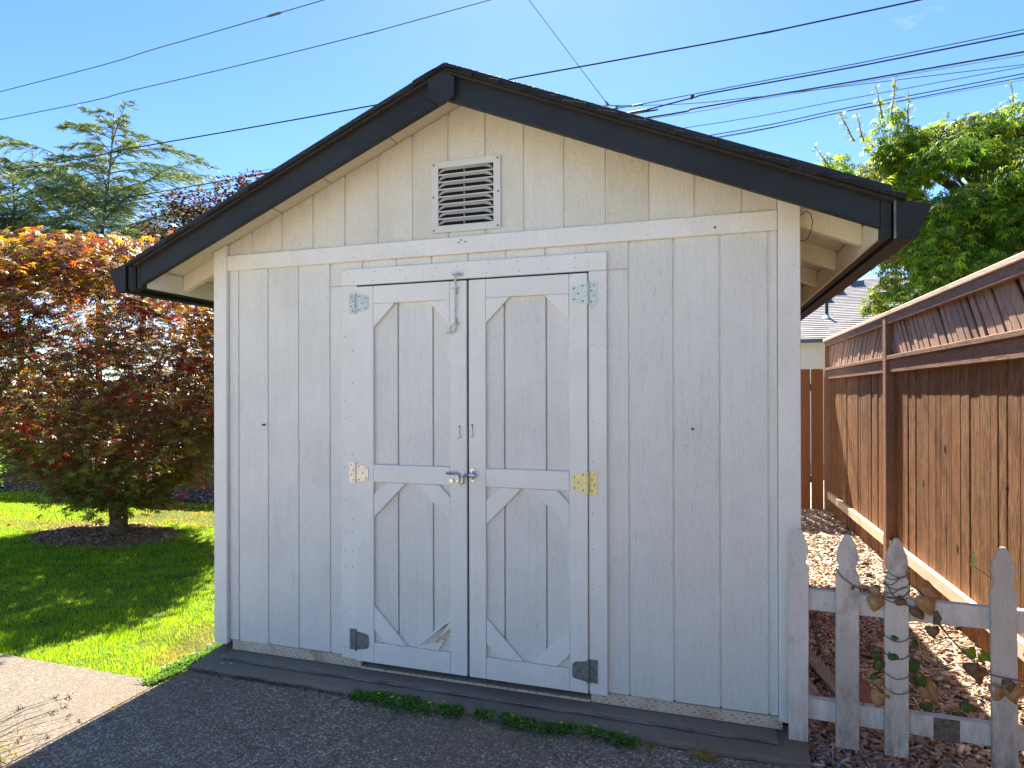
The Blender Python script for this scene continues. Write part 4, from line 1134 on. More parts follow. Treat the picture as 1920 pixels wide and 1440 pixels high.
# ================================================================== CEDARS
def cedar(bx, by, top_z, low_z, spread, lab, seed, lean=(0, 0), nb=46, dens=1.0, pal=None):
    rs = np.random.default_rng(seed); random.seed(seed)
    root = empty('cedar_tree', (bx, by, ZG), lab, 'tree')
    tr = MB(); H = top_z - ZG
    def cx(t): return Vector((bx + lean[0] * t ** 2 + 0.10 * math.sin(t * 9), by + lean[1] * t, ZG + H * t))
    tr.tube([cx(t) for t in np.linspace(0, 1, 14)], [0.13 * (1 - t) ** 0.9 + 0.012 for t in np.linspace(0, 1, 14)], 9)
    tr.build('trunk', M['bark'], root, smooth=True)
    bm_ = MB(); P = []; D = []
    z0t = (low_z - ZG) / H
    for k in range(nb):
        t = z0t + (1 - z0t) * (k / nb) ** 0.9
        a = k * 2.399 + rs.uniform(-0.4, 0.4)
        frac = (1 - t) / (1 - z0t)
        L = spread * (0.10 + 0.90 * min(1, frac * 1.5) ** 0.9) * rs.uniform(0.40, 1.35)
        o_ = cx(t); pts = []
        rise = rs.uniform(0.20, 1.05)
        for i in range(9):
            u = i / 8
            pts.append(o_ + Vector((math.cos(a) * L * u, math.sin(a) * L * u, L * (rise * u - 0.42 * u * u))))
        bm_.tube(pts, [0.035 * (1 - 0.85 * i / 8) * (0.5 + frac) for i in range(9)], 5)
        side = Vector((-math.sin(a), math.cos(a), 0)); fwd_ = Vector((math.cos(a), math.sin(a), 0))
        ns = int(13 * dens * (0.4 + L / spread) * 2)
        for j in range(ns):
            u = rs.uniform(0.12, 1.0); i = min(int(u * 8), 7); f = u * 8 - i
            p = pts[i].lerp(pts[i + 1], f)
            sg = rs.choice([-1, 1]); l2 = (0.18 + 0.30 * (1 - abs(u - 0.5))) * L * 0.55 * rs.uniform(0.4, 1.1)
            d2 = (fwd_ * rs.uniform(0.5, 1.1) + side * sg * rs.uniform(0.2, 0.9)).normalized()
            m2 = int(4 + l2 * 26)
            for q in range(m2):
                s = q / m2
                pp = p + d2 * l2 * s + Vector((0, 0, -0.35 * l2 * s * s + rs.uniform(-0.02, 0.03)))
                P.append(pp); D.append(d2 * 0.9 + Vector((rs.uniform(-.6, .6), rs.uniform(-.6, .6), rs.uniform(-0.55, 0.25))))
    for q in range(int(2200 * dens)):
        t = z0t + (1 - z0t) * rs.uniform(0.0, 0.62); a = rs.uniform(0, 6.283); r_ = abs(rs.normal(0, 0.26 * spread)) * (1.15 - t)
        d2 = Vector((math.cos(a), math.sin(a), 0)); p0 = cx(t) + d2 * r_ + Vector((0, 0, rs.normal(0, 0.12)))
        for w_ in range(3):
            P.append(p0 + d2 * 0.12 * w_); D.append(d2 + Vector((rs.uniform(-.5, .5), rs.uniform(-.5, .5), rs.uniform(-.6, .2))))
    for s in np.linspace(0.9, 1.0, 30):
        P.append(cx(s)); D.append(Vector((rs.uniform(-1, 1), rs.uniform(-1, 1), rs.uniform(0, .6))))
    o = bm_.build('branches', M['bark'], root); o['kind'] = 'stuff'
    P = np.array(P); D = np.array(D); n = len(P)
    nz = rs.normal(0, 1, (n, 3)) + np.array([0, 0, 0.7])
    X_, Y_, Z_ = frame_from(nz, D)
    S = np.stack([rs.uniform(0.018, 0.036, n), rs.uniform(0.14, 0.30, n), np.full(n, 0.1)], 1)
    C_ = pick(pal or [(0.15, 0.21, 0.08), (0.22, 0.28, 0.07), (0.30, 0.33, 0.08), (0.11, 0.17, 0.09)], n)
    tv, tf = T_BLADE3
    o = scatter('crown', tv, tf, X_, Y_, Z_, P, S, C_, M['needle'], root); o['kind'] = 'stuff'
cedar(-21.0, 15.95, 12.75, 5.6, 5.6, 'tall cedar with drooping open branches rising highest behind the maple', 5, (0.9, 0), 58, 1.6)
cedar(-22.6, 14.1, 10.6, 5.4, 4.8, 'shorter darker cedar left of the tallest one behind the maple', 9, (-0.6, 0), 44, 1.35, [(0.12, 0.17, 0.08), (0.17, 0.22, 0.08), (0.09, 0.14, 0.08)])

# ================================================================== CLUMPED BROADLEAF TREES
def clump_tree(name, loc, lab, clumps, leaf, lsize, per_area, pal, w, trunk_r, limb_mat, mat, droop=0.5, seed=1, shoots=None, inner=True, twig=0.02):
    rs = np.random.default_rng(seed); random.seed(seed)
    root = empty(name, loc, lab, 'tree' if 'tree' in name else 'shrub')
    L = Vector(loc)
    tr = MB(); fork = L + Vector((0, 0, max(0.3, (0.62 if trunk_r < 0.135 and trunk_r > 0.1 else 0.35) * (np.mean([c[2] for c in clumps]) - L.z))))
    tr.tube([L + Vector((0, 0, -0.05)), L.lerp(fork, 0.5) + Vector((0.04, 0, 0)), fork], [trunk_r * 1.2, trunk_r, trunk_r * 0.85], 9)
    tr.build('trunk', limb_mat, root, smooth=True)
    br_ = MB()
    for c in clumps:
        e_ = Vector(c[:3]) + Vector((0, 0, -0.1)); k_ = Vector((fork.x + 0.35 * (e_.x - fork.x), fork.y + 0.35 * (e_.y - fork.y), fork.z + 0.80 * (e_.z - fork.z)))
        limb(br_, fork, k_, trunk_r * 0.42, trunk_r * 0.24, 6, 4, 0.035); limb(br_, k_, e_, trunk_r * 0.24, twig, 6, 4, 0.035)
    if shoots:
        for p0, p1 in shoots: limb(br_, p0, p1, 0.014, 0.004, 4, 4, 0.02)
    o = br_.build('branches', limb_mat, root); o['kind'] = 'stuff'
    PT, DD, NN, CI = [], [], [], []
    for i, c in enumerate(clumps):
        r = np.array(c[3:6]) if len(c) >= 6 else np.array([c[3]] * 3)
        n = int(per_area * 4 * math.pi * (r[0] * r[1] * r[2]) ** (2 / 3))
        u = norm(rs.normal(0, 1, (n, 3)))
        keep = (u[:, 2] > -0.75)
        u = u[keep]; n = len(u)
        rad = 1 - np.abs(rs.normal(0, 0.20, n))
        wob = 1 + 0.16 * np.sin(u[:, 0] * 6 + i) * np.sin(u[:, 1] * 6 + 2 * i) + 0.10 * np.sin(u[:, 2] * 11 + i)
        PT.append(np.array(c[:3]) + u * r * (rad * wob)[:, None]); o2 = u.copy(); o2[:, 2] = o2[:, 2] * 0.4 - droop
        DD.append(o2 + rs.normal(0, 0.4, (n, 3))); nn = u * 0.7 + np.array([0, 0, 0.8]) + rs.normal(0, 0.3, (n, 3)); NN.append(nn); CI.append(np.full(n, i))
    if shoots:
        for p0, p1 in shoots:
            n = int(26 * (Vector(p1) - Vector(p0)).length / 0.5) + 6
            t = rs.uniform(0, 1, (n, 1)); PT.append(np.array(p0) * (1 - t) + np.array(p1) * t + rs.normal(0, 0.03, (n, 3)))
            DD.append(rs.normal(0, 1, (n, 3)) + np.array([0, 0, 0.1])); NN.append(rs.normal(0, 0.5, (n, 3)) + np.array([0, 0, 1])); CI.append(np.full(n, 0))
    PT = np.concatenate(PT); DD = np.concatenate(DD); NN = np.concatenate(NN); CI = np.concatenate(CI); n = len(PT)
    X_, Y_, Z_ = frame_from(NN, DD)
    tint = rs.uniform(0.75, 1.25, (len(clumps), 3)) * rs.uniform(0.8, 1.2, (len(clumps), 1))
    C_ = pick(pal, n, w) * (0.5 + 0.5 * tint[CI])
    sz = rs.uniform(lsize[0], lsize[1], n)
    if shoots: sz[len(PT) - sum(int(26 * (Vector(b) - Vector(a)).length / 0.5) + 6 for a, b in shoots):] *= 0.55
    o = scatter('crown', *leaf, X_, Y_, Z_, PT, sz, C_, mat, root); o['kind'] = 'stuff'
    return root

# green tree on the right
rs = np.random.default_rng(3)
gc = []
cx0, cy0 = 7.1, 9.2
for k in range(150):
    a = rs.uniform(0, 2 * np.pi); t = rs.uniform(0, 1)
    z = 2.0 + 3.75 * t
    R = np.interp(t, [0, 0.15, 0.45, 0.7, 0.9, 1.0], [1.9, 2.35, 2.5, 2.2, 1.55, 0.7]) * rs.uniform(0.62, 1.03)
    s = rs.uniform(0.28, 0.50)
    px_, py_ = cx0 + R * np.cos(a) - 2.557, cy0 + R * np.sin(a) + 2.9225
    if z < 4.0 and (0.9556 * px_ + 0.2947 * py_) / (-0.2947 * px_ + 0.9556 * py_) < 0.645: continue
    gc.append((cx0 + R * np.cos(a), cy0 + R * np.sin(a), z, s * 1.25, s * 1.25, s * 0.72))
gc += [(5.55, 8.5, 5.55, .36, .36, .5), (6.05, 8.6, 5.35, .5, .5, .42), (4.65, 8.2, 5.0, .3, .3, .32), (4.55, 8.2, 4.55, .42, .42, .35), (5.15, 7.9, 4.2, .5, .5, .35), (7.0, 8.9, 5.35, .55, .5, .42), (8.0, 9.0, 5.5, .5, .5, .45), (8.6, 9.2, 5.3, .6, .6, .5), (9.1, 9.3, 4.9, .6, .6, .5), (8.4, 9.0, 4.7, .6, .6, .5), (7.7, 8.8, 5.0, .5, .5, .45), (9.2, 9.2, 5.6, .45, .45, .45), (8.9, 9.0, 4.2, .6, .6, .5),
       (5.05, 7.5, 2.75, .20, .20, .15), (5.25, 7.6, 2.95, .22, .22, .18), (5.9, 7.4, 3.5, .5, .5, .34), (5.78, 8.6, 3.4, .42, .42, .28), (6.1, 8.4, 3.8, .45, .45, .35), (5.6, 7.4, 2.8, .45, .45, .3)]
shoots = [((5.40, 8.4, 5.9), (5.30, 8.4, 6.45)), ((5.55, 8.45, 5.9), (5.62, 8.45, 6.6)), ((5.80, 8.5, 5.7), (5.80, 8.5, 6.35)), ((4.95, 8.2, 5.5), (4.72, 8.15, 6.0)), ((5.1, 8.25, 5.5), (4.98, 8.2, 5.95)), ((4.6, 8.2, 5.1), (4.35, 8.1, 5.45)),
          ((6.3, 8.7, 5.5), (6.42, 8.7, 6.0)), ((6.75, 8.8, 5.5), (6.80, 8.8, 5.85)), ((7.1, 8.9, 5.5), (7.2, 8.9, 6.05)), ((7.45, 9.0, 5.5), (7.40, 9.0, 6.5)), ((7.6, 9.0, 5.5), (7.75, 9.0, 6.5)), ((7.8, 9.0, 5.6), (8.05, 9.0, 6.45)), ((8.2, 9.0, 5.6), (8.35, 9.0, 6.5)), ((8.5, 9.1, 5.5), (8.6, 9.1, 6.6))]
clump_tree('green_tree', (7.1, 9.2, ZG), 'large leafy green tree with upright shoots rising over the brown fence', gc, T_GREEN, (0.08, 0.135), 185,
           [(0.085, 0.155, 0.022), (0.13, 0.21, 0.022), (0.052, 0.105, 0.026), (0.38, 0.40, 0.03), (0.24, 0.31, 0.03)], [3, 3, 1.6, 1.6, 1.6], 0.13, M['bark_green'], M['leaf'], 0.75, 21, shoots)

# purple plum behind the roof
pc = [(-12.3, 11.3, 6.3, .8, .8, .7), (-11.6, 11.6, 7.0, .6, .6, .5), (-12.1, 11.4, 7.05, .5, .5, .4), (-10.6, 11.9, 7.35, .5, .5, .55), (-10.9, 11.8, 6.6, .8, .8, .7), (-11.6, 11.5, 5.8, .9, .9, .7), (-12.6, 11.2, 5.5, .8, .8, .7), (-10.0, 12.1, 7.6, .5, .5, .4), (-9.6, 12.2, 7.1, .8, .8, .6), (-10.4, 12, 5.9, 1, 1, .8), (-11.0, 11.5, 5.2, 1, 1, .8)]
clump_tree('plum_tree', (-11.2, 11.6, ZG), 'dark purple leaved tree showing above the left roof slope', pc, T_OVAL, (0.09, 0.15), 110,
           [(0.045, 0.022, 0.030), (0.065, 0.030, 0.035), (0.10, 0.045, 0.03), (0.03, 0.018, 0.024)], [3, 3, 1, 2], 0.14, M['bark'], M['leaf'], 0.3, 31)
# bright shrub at far left
clump_tree('round_shrub', (-7.75, 3.35, ZG), 'bright green shrub at the left edge of the lawn', [(-7.75, 3.35, 0.50, .52, .52, .50), (-7.60, 3.2, 0.30, .42, .42, .35), (-7.9, 3.4, 0.8, .4, .4, .3)], T_OVAL, (0.03, 0.055), 900,
           [(0.12, 0.22, 0.03), (0.17, 0.28, 0.035), (0.09, 0.16, 0.03)], None, 0.03, M['bark'], M['leaf'], 0.2, 41, twig=0.006)

# ================================================================== GRASS
random.seed(99)
def camdepth(x, y): return -0.2947 * (x - 2.557) + 0.9556 * (y + 2.9225)
def noise2(x, y, f, seed):
    r = np.random.default_rng(seed); s = np.zeros_like(x)
    for k in range(7):
        a = r.uniform(0, 6.28); ff = f * r.uniform(0.6, 1.8); s += np.sin((x * np.cos(a) + y * np.sin(a)) * ff + r.uniform(0, 6.28))
    return s / 7 * 1.7
ND = 1300000
gx = rng.uniform(-10.5, -0.215, ND); gy = rng.uniform(-0.36, 4.30, ND)
dp = camdepth(gx, gy)
# the visible wedge left of the shed corner, plus a margin
lat = 0.9556 * (gx - 2.557) + 0.2947 * (gy + 2.9225)
u = lat / dp
vis = (u > -1.7) & (u < -0.20)
prob = np.clip((3.3 / dp) ** 1.35, 0.12, 1.0) * np.where((u > -0.9) & (u < -0.42), 1.0, 0.45) * 0.75
edge_y = -0.345 + 0.012 * np.sin(gx * 9) + 0.008 * np.sin(gx * 23)
ring = ((gx + 3.72) / 0.85) ** 2 + ((gy - 2.22) / 0.50) ** 2
far = gy > 4.05 + 0.06 * np.sin(gx * 3)
side_clear = (gx > -0.30) & (gy < 0.35)
keep = vis & (rng.uniform(0, 1, ND) < prob) & (gy > edge_y) & (ring > 0.75 + 0.2 * np.sin(gx * 11) + 0.55 * rng.uniform(0, 1, ND) ** 2) & ~far & ~side_clear
dry = noise2(gx, gy, 2.2, 5)
dryband = np.exp(-((gy - 3.25) / 0.35) ** 2) * (gx > -4.4) + 0.7 * np.exp(-((gy - 2.35) / 0.28) ** 2) * (gx < -4.4) + np.exp(-(((gx + 5.6) / 0.6) ** 2 + ((gy - 3.9) / 0.25) ** 2)) + 0.6 * np.exp(-((gx + 0.42) / 0.10) ** 2) * (gy < 1.2) * (gy > -0.2)
dry = dry + 1.3 * dryband
keep &= rng.uniform(0, 1, ND) > 0.55 * np.clip(dry - 0.9, 0, 1)
gx, gy, dp, dry = gx[keep], gy[keep], dp[keep], dry[keep]; n = len(gx)
clump = noise2(gx, gy, 14, 8)
hgt = (0.026 + 0.010 * clump) * rng.uniform(0.6, 1.35, n) * np.where(dry > 0.8, 0.7, 1.0)
wid = 0.0023 * np.clip(dp / 3.5, 1, 3.2) * rng.uniform(0.7, 1.3, n)
dirs = rng.normal(0, 1, (n, 3)); dirs[:, 2] = 0
lean = norm(dirs) * rng.uniform(0.25, 1.1, (n, 1)) + np.stack([0.2 * clump, 0.15 * clump, np.zeros(n)], 1)
dirv = lean + np.array([0, 0, 1.0])
X_, Y_, Z_ = frame_from(norm(dirs) * -1.0 + 0.01, dirv)
pal_g = pick([(0.23, 0.40, 0.008), (0.31, 0.45, 0.010), (0.16, 0.35, 0.008), (0.40, 0.47, 0.02)], n, [3, 3, 2, 1])
pal_d = pick([(0.34, 0.26, 0.09), (0.40, 0.31, 0.14), (0.25, 0.26, 0.05)], n)
wd = np.clip((dry - 0.45) / 0.8, 0, 0.92)
isd = rng.uniform(0, 1, n) < wd + 0.09
C_ = np.where(isd[:, None], pal_d, pal_g)
T = np.stack([gx, gy, np.full(n, -0.130)], 1)
S = np.stack([wid, hgt, hgt], 1)
nr = dp < 4.4
o = scatter('lawn_grass', *T_BLADE3, X_[nr], Y_[nr], Z_[nr], T[nr], S[nr], C_[nr], M['grass']); tag(o, 'short bright green lawn grass nearest the concrete', 'grass', kind='stuff')
o = scatter('lawn_grass', *T_BLADE1, X_[~nr], Y_[~nr], Z_[~nr], T[~nr], S[~nr], C_[~nr], M['grass']); tag(o, 'lawn grass with dry tan patches under and beyond the maple', 'grass', kind='stuff')

# low leafy plants: ground cover
T_CLOVER = ([(0, 0, 0), (-0.38, 0.35, 0.05), (-0.30, 0.85, 0.0), (0, 1.0, -0.04), (0.30, 0.85, 0.0), (0.38, 0.35, 0.05)], [(0, 1, 2, 3), (0, 3, 4, 5)])
def cover(name, lab, pts_fn, n, size, pal, w, kind='stuff', cat='ground cover', hscale=1.0):
    P, H = pts_fn(n)
    n = len(P)
    d = rng.normal(0, 1, (n, 3)); d[:, 2] = rng.uniform(-0.2, 0.4, n)
    nz = np.stack([rng.normal(0, 0.45, n), rng.normal(0, 0.45, n) - 0.25, np.ones(n)], 1)
    X_, Y_, Z_ = frame_from(nz, d)
    o = scatter(name, *T_CLOVER, X_, Y_, Z_, P, rng.uniform(size[0], size[1], n), pick(pal, n, w), M['leaf'])
    return tag(o, lab, cat, kind=kind)
def patch_fn(x0, x1, yc, wy, hmax):
    def f(n):
        x = rng.uniform(x0, x1, n); t = (x - x0) / (x1 - x0)
        wloc = wy * (0.45 + 0.55 * np.sin(np.pi * np.clip(t, 0, 1)) ** 0.5) * (1 + 0.45 * noise2(x, x * 0, 38, 12))
        wloc = np.clip(wloc, 0.012, 1)
        gap = noise2(x, x * 0 + 3, 30, 17); keepg = rng.uniform(0, 1, n) < np.clip(0.75 + 0.8 * gap, 0.12, 1); x = x[keepg]; t = t[keepg]; wloc = wloc[keepg]; n = len(x)
        r = rng.normal(0, 0.42, n); r = np.where(rng.uniform(0, 1, n) < 0.10, r * 2.2, r)
        y = yc + 0.012 * np.sin(x * 13) - 0.012 * t + r * wloc
        top = hmax * np.clip(1 - (r / 1.1) ** 2, 0.05, 1) * (1 + 0.5 * noise2(x, y, 42, 13))
        z = ZG + 0.004 + np.clip(top, 0.004, 0.2) * rng.uniform(0.45, 1.0, n)
        return np.stack([x, y, z], 1), None
    return f
GP = [(0.09, 0.20, 0.035), (0.13, 0.27, 0.04), (0.06, 0.15, 0.03), (0.22, 0.30, 0.04), (0.30, 0.17, 0.06)]
cover('ground_cover', 'low green weeds growing along the sill below the left door', patch_fn(0.875, 1.462, -0.190, 0.050, 0.036), 3600, (0.009, 0.017), GP, [3, 3, 3, 1, .25])
cover('ground_cover', 'low green weeds along the sill below the right door and siding', patch_fn(1.527, 2.300, -0.196, 0.040, 0.030), 3600, (0.009, 0.017), GP, [3, 3, 3, 1, .4])
fl = MB()
for x in (1.02, 1.10, 1.14, 1.30, 1.36, 1.72, 1.95, 2.10, 2.24):
    y = -0.20 + random.uniform(-0.03, 0.03); z = ZG + 0.045
    for a in range(5):
        an = a * 1.2566; fl.poly([(x, y, z), (x + 0.008 * math.cos(an - .4), y + 0.008 * math.sin(an - .4), z + 0.002), (x + 0.011 * math.cos(an), y + 0.011 * math.sin(an), z + 0.001), (x + 0.008 * math.cos(an + .4), y + 0.008 * math.sin(an + .4), z + 0.002)], [(0, 1, 2, 3)])
tag(fl.build('weed_flowers', simple('yellow_petal', (0.55, 0.62, 0.03), 0.6)), 'tiny yellow flowers in the weeds along the sill', 'flowers', kind='stuff')
def strip_fn(n):
    y = rng.uniform(-0.40, 0.22, n); x = -0.245 + rng.normal(0, 0.022, n) + 0.015 * np.sin(y * 16)
    z = -0.112 + np.clip(0.020 * (1 + 0.6 * noise2(x, y, 50, 3)), 0.002, 0.05) * rng.uniform(0.3, 1, n)
    return np.stack([x, y, z], 1), None
cover('ground_cover', 'bright green creeping weeds between the lawn and the shed corner', strip_fn, 3400, (0.008, 0.015), [(0.13, 0.26, 0.02), (0.17, 0.30, 0.03), (0.09, 0.19, 0.02)], None)
m = MB()
for k in range(26):
    y = -0.25 + 0.5 * random.random(); x = -0.30 + random.uniform(-0.03, 0.02) + 0.0
    a = random.uniform(0, 3); l = random.uniform(0.008, 0.03)
    m.box(x, x + l, y, y + l * 0.6, -0.122, -0.100)
tag(m.build('pale_stones', simple('pale_stone', (0.55, 0.48, 0.38), 0.8)), 'pale stone bits beside the creeping weeds', 'stones', kind='stuff')

# dry tufts on the sill edge
def tuft(x, y, n, h, spread, pal, lab, name='grass_tuft', wid=0.0022):
    P = np.tile([x, y, ZG], (n, 1)) + rng.normal(0, 1, (n, 3)) * np.array([0.018, 0.010, 0.0])
    d = rng.normal(0, spread, (n, 3)); d[:, 2] = np.abs(rng.normal(0.6, 0.3, n))
    X_, Y_, Z_ = frame_from(rng.normal(0, 1, (n, 3)), d)
    hh = rng.uniform(0.5, 1.2, n) * h
    o = scatter(name, *T_BLADE3, X_, Y_, Z_, P, np.stack([np.full(n, wid), hh, hh], 1), pick(pal, n), M['grass'], pivot=(x, y, ZG))
    return tag(o, lab, 'grass tuft')
DRY = [(0.40, 0.28, 0.13), (0.30, 0.22, 0.09), (0.22, 0.20, 0.06), (0.48, 0.36, 0.19)]
tuft(2.566, -0.215, 190, 0.060, 0.9, DRY, 'dry straw coloured grass tuft at the foot of the sill')
tuft(2.345, -0.205, 60, 0.045, 1.2, DRY, 'small flattened dry grass tuft right of the weeds')
tuft(2.86, -0.27, 70, 0.05, 1.2, DRY, 'sparse dry grass at the broken sill corner')
tuft(-0.17, -0.50, 30, 0.03, 1.2, DRY, 'tiny dry tuft in the pavement joint nearest the shed')
tuft(-0.197, -0.62, 30, 0.03, 1.2, DRY, 'tiny dry tuft halfway along the pavement joint')
dirt = []
nn = 900
x = rng.uniform(-0.16, 0.86, nn); P = np.stack([x, -0.192 + rng.normal(0, 0.012, nn), np.full(nn, ZG + 0.002)], 1)
d = rng.normal(0, 1, (nn, 3)); d[:, 2] *= 0.3; X_, Y_, Z_ = frame_from(rng.normal(0, 1, (nn, 3)) + np.array([0, 0, 1]), d)
o = scatter('leaf_litter', *T_BLADE3, X_, Y_, Z_, P, np.stack([np.full(nn, 0.004), rng.uniform(0.008, 0.02, nn), np.full(nn, 0.01)], 1), pick([(0.10, 0.055, 0.03), (0.15, 0.09, 0.05), (0.20, 0.17, 0.08)], nn), M['chip'])
tag(o, 'brown dirt and litter gathered along the sill left of the weeds', 'litter', kind='stuff')
nn = 260
P = np.stack([rng.uniform(0.83, 2.03, nn), rng.uniform(-0.006, 0.05, nn), np.full(nn, -0.045)], 1)
d = rng.normal(0, 1, (nn, 3)); d[:, 2] = np.abs(d[:, 2]) * 0.6; X_, Y_, Z_ = frame_from(rng.normal(0, 1, (nn, 3)), d)
o = scatter('dead_grass_under_door', *T_BLADE3, X_, Y_, Z_, P, np.stack([np.full(nn, 0.002), rng.uniform(0.01, 0.035, nn), np.full(nn, 0.01)], 1), pick(DRY, nn) * 0.5, M['chip'])
tag(o, 'dead brown grass caught in the gap under the doors', 'litter', kind='stuff')

# dried seed-head plant, bottom left
root = empty('dried_plant', (-0.32, -1.42, ZG), 'dried plant with brown seed heads leaning over the concrete at bottom left', 'plant')
m = MB(); heads = []
rs = np.random.default_rng(77)
for k in range(60):
    a = rs.uniform(-0.5, 1.6); L = rs.uniform(0.25, 0.72); hz = rs.uniform(0.05, 0.34)
    b0 = Vector((-0.34 + rs.uniform(-.08, .08), -1.44 + rs.uniform(-.07, .07), ZG))
    pts = [b0 + Vector((L * math.cos(a) * t, L * math.sin(a) * t * 0.8, hz * (1.7 * t - 0.9 * t * t))) for t in (0, .25, .5, .75, 1)]
    m.tube(pts, [0.0016, 0.0014, 0.0012, 0.001, 0.0008], 4)
    if k % 2 == 0: heads.append(pts[-1])
m.build('stems', simple('straw_stem', (0.36, 0.28, 0.15), 0.8), root)['kind'] = 'stuff'
for h in heads:
    n = 34; P = np.array(h) + rs.normal(0, 0.007, (n, 3)); d = rs.normal(0, 1, (n, 3)); X_, Y_, Z_ = frame_from(rs.normal(0, 1, (n, 3)), d)
    scatter('seed_head', *T_OVAL, X_, Y_, Z_, P, rs.uniform(0.004, 0.009, n), pick([(0.13, 0.07, 0.04), (0.20, 0.12, 0.07), (0.08, 0.045, 0.03)], n), M['chip'], root)
n = 500; P = np.array([-0.36, -1.20, ZG]) + rs.normal(0, 1, (n, 3)) * np.array([0.10, 0.10, 0]); d = rs.normal(0, 0.9, (n, 3)); d[:, 2] = np.abs(rs.normal(.5, .3, n)); X_, Y_, Z_ = frame_from(rs.normal(0, 1, (n, 3)), d); hh = rs.uniform(.04, .16, n)
scatter('leaves', *T_BLADE3, X_, Y_, Z_, P, np.stack([np.full(n, 0.003), hh, hh], 1), pick(DRY + [(0.16, 0.2, 0.04)], n), M['grass'], root)['kind'] = 'stuff'

# fallen leaves and grit
nn = 70
P = np.stack([rng.normal(-3.4, 1.3, nn), rng.normal(1.6, 1.0, nn), np.full(nn, -0.098)], 1); P = P[(P[:, 0] < -0.4) & (P[:, 1] > -0.3)]; nn = len(P)
d = rng.normal(0, 1, (nn, 3)); d[:, 2] *= 0.3; X_, Y_, Z_ = frame_from(rng.normal(0, 0.4, (nn, 3)) + np.array([0, 0, 1]), d)
tag(scatter('fallen_leaves', *T_MAPLE, X_, Y_, Z_, P, rng.uniform(0.03, 0.05, nn), pick([(0.25, 0.06, 0.03), (0.35, 0.18, 0.05), (0.16, 0.09, 0.05)], nn), M['maple_leaf']), 'a few fallen red and tan maple leaves on the lawn', 'leaves', kind='stuff')
nn = 420
P = np.stack([rng.uniform(-0.1, 2.95, nn), -0.20 - np.abs(rng.normal(0, 0.35, nn)), np.full(nn, ZG + 0.003)], 1)
d = rng.normal(0, 1, (nn, 3)); d[:, 2] *= 0.1; X_, Y_, Z_ = frame_from(rng.normal(0, 0.2, (nn, 3)) + np.array([0, 0, 1]), d)
tag(scatter('grit', *T_OVAL, X_, Y_, Z_, P, rng.uniform(0.003, 0.010, nn), pick([(0.45, 0.40, 0.32), (0.16, 0.11, 0.07), (0.08, 0.06, 0.04), (0.6, 0.58, 0.52)], nn), M['chip']), 'loose grit and pale petals scattered on the dark pavement', 'grit', kind='stuff')
m = MB()
for x, y in ((-0.02, -0.13), (0.03, -0.118), (-0.08, -0.33), (1.32, -0.62)):
    m.poly([(x, y, -0.0825 if y > -0.17 else ZG + 0.003), (x + 0.018, y + 0.004, -0.080 if y > -0.17 else ZG + 0.006), (x + 0.016, y + 0.012, -0.079 if y > -0.17 else ZG + 0.006), (x + 0.002, y + 0.010, -0.0825 if y > -0.17 else ZG + 0.004)], [(0, 1, 2, 3)])
tag(m.build('petals', simple('white_petal', (0.8, 0.78, 0.72), 0.6)), 'white petals lying at the left end of the sill', 'petals', kind='stuff')

# ================================================================== MULCH
T_CHIP = ([(-0.5, -0.5, -0.5), (0.42, -0.5, -0.5), (0.5, 0.4, -0.5), (-0.38, 0.5, -0.5), (-0.5, -0.4, 0.5), (0.4, -0.5, 0.5), (0.5, 0.5, 0.5), (-0.45, 0.45, 0.5)],
          [(4, 5, 6, 7), (0, 1, 5, 4), (1, 2, 6, 5), (2, 3, 7, 6), (3, 0, 4, 7)])
def chips(name, lab, x, y, z, ln, pal, w=None, tilt=0.35, pivot=None):
    n = len(x)
    a = rng.uniform(0, np.pi, n); d = np.stack([np.cos(a), np.sin(a), rng.normal(0, tilt * 0.5, n)], 1)
    nz = np.stack([rng.normal(0, tilt, n), rng.normal(0, tilt, n), np.ones(n)], 1)
    z_ = norm(nz); x_ = norm(d - (d * z_).sum(1, keepdims=True) * z_); y_ = np.cross(z_, x_)
    L = ln * rng.lognormal(0, 0.45, n)
    S = np.stack([L, L * rng.uniform(0.18, 0.45, n), rng.uniform(0.002, 0.006, n)], 1)
    o = scatter(name, *T_CHIP, x_, y_, z_, np.stack([x, y, z], 1), S, pick(pal, n, w), M['chip'])
    return tag(o, lab, 'mulch', kind='stuff')
PALM = [(0.40, 0.27, 0.17), (0.54, 0.41, 0.29), (0.24, 0.145, 0.09), (0.68, 0.56, 0.43), (0.42, 0.36, 0.30), (0.38, 0.19, 0.10)]
n1 = 26000
y = -0.9 + 3.4 * rng.uniform(0, 1, n1) ** 1.15; x = rng.uniform(2.99, 4.16, n1)
chips('wood_chips', 'brown wood chip mulch around and behind the picket fence', x, y, -0.118 + rng.uniform(0, 0.022, n1), 0.030, PALM, [3, 2.5, 2, 1.2, 1.2, 0.8])
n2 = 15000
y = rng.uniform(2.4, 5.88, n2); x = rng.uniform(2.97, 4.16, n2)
chips('wood_chips', 'wood chip mulch coloured paler for sunlight in the passage between shed and brown fence', x, y, -0.118 + rng.uniform(0, 0.022, n2), 0.036, PALM, [1.5, 3, 0.8, 4, 1.6, 0.3])  # paler chip weights than the shaded batch above paint in the sunlight
n3 = 9000
a = rng.uniform(0, 6.283, n3); r = np.sqrt(rng.uniform(0, 1, n3))
chips('bark_mulch', 'reddish bark mulch ring around the maple trunk', -3.72 + 0.88 * r * np.cos(a), 2.22 + 0.54 * r * np.sin(a), -0.128 + rng.uniform(0, 0.03, n3) * (1.2 - r), 0.030, [(0.30, 0.16, 0.08), (0.42, 0.25, 0.13), (0.52, 0.35, 0.20), (0.20, 0.10, 0.05)])
n4 = 9000
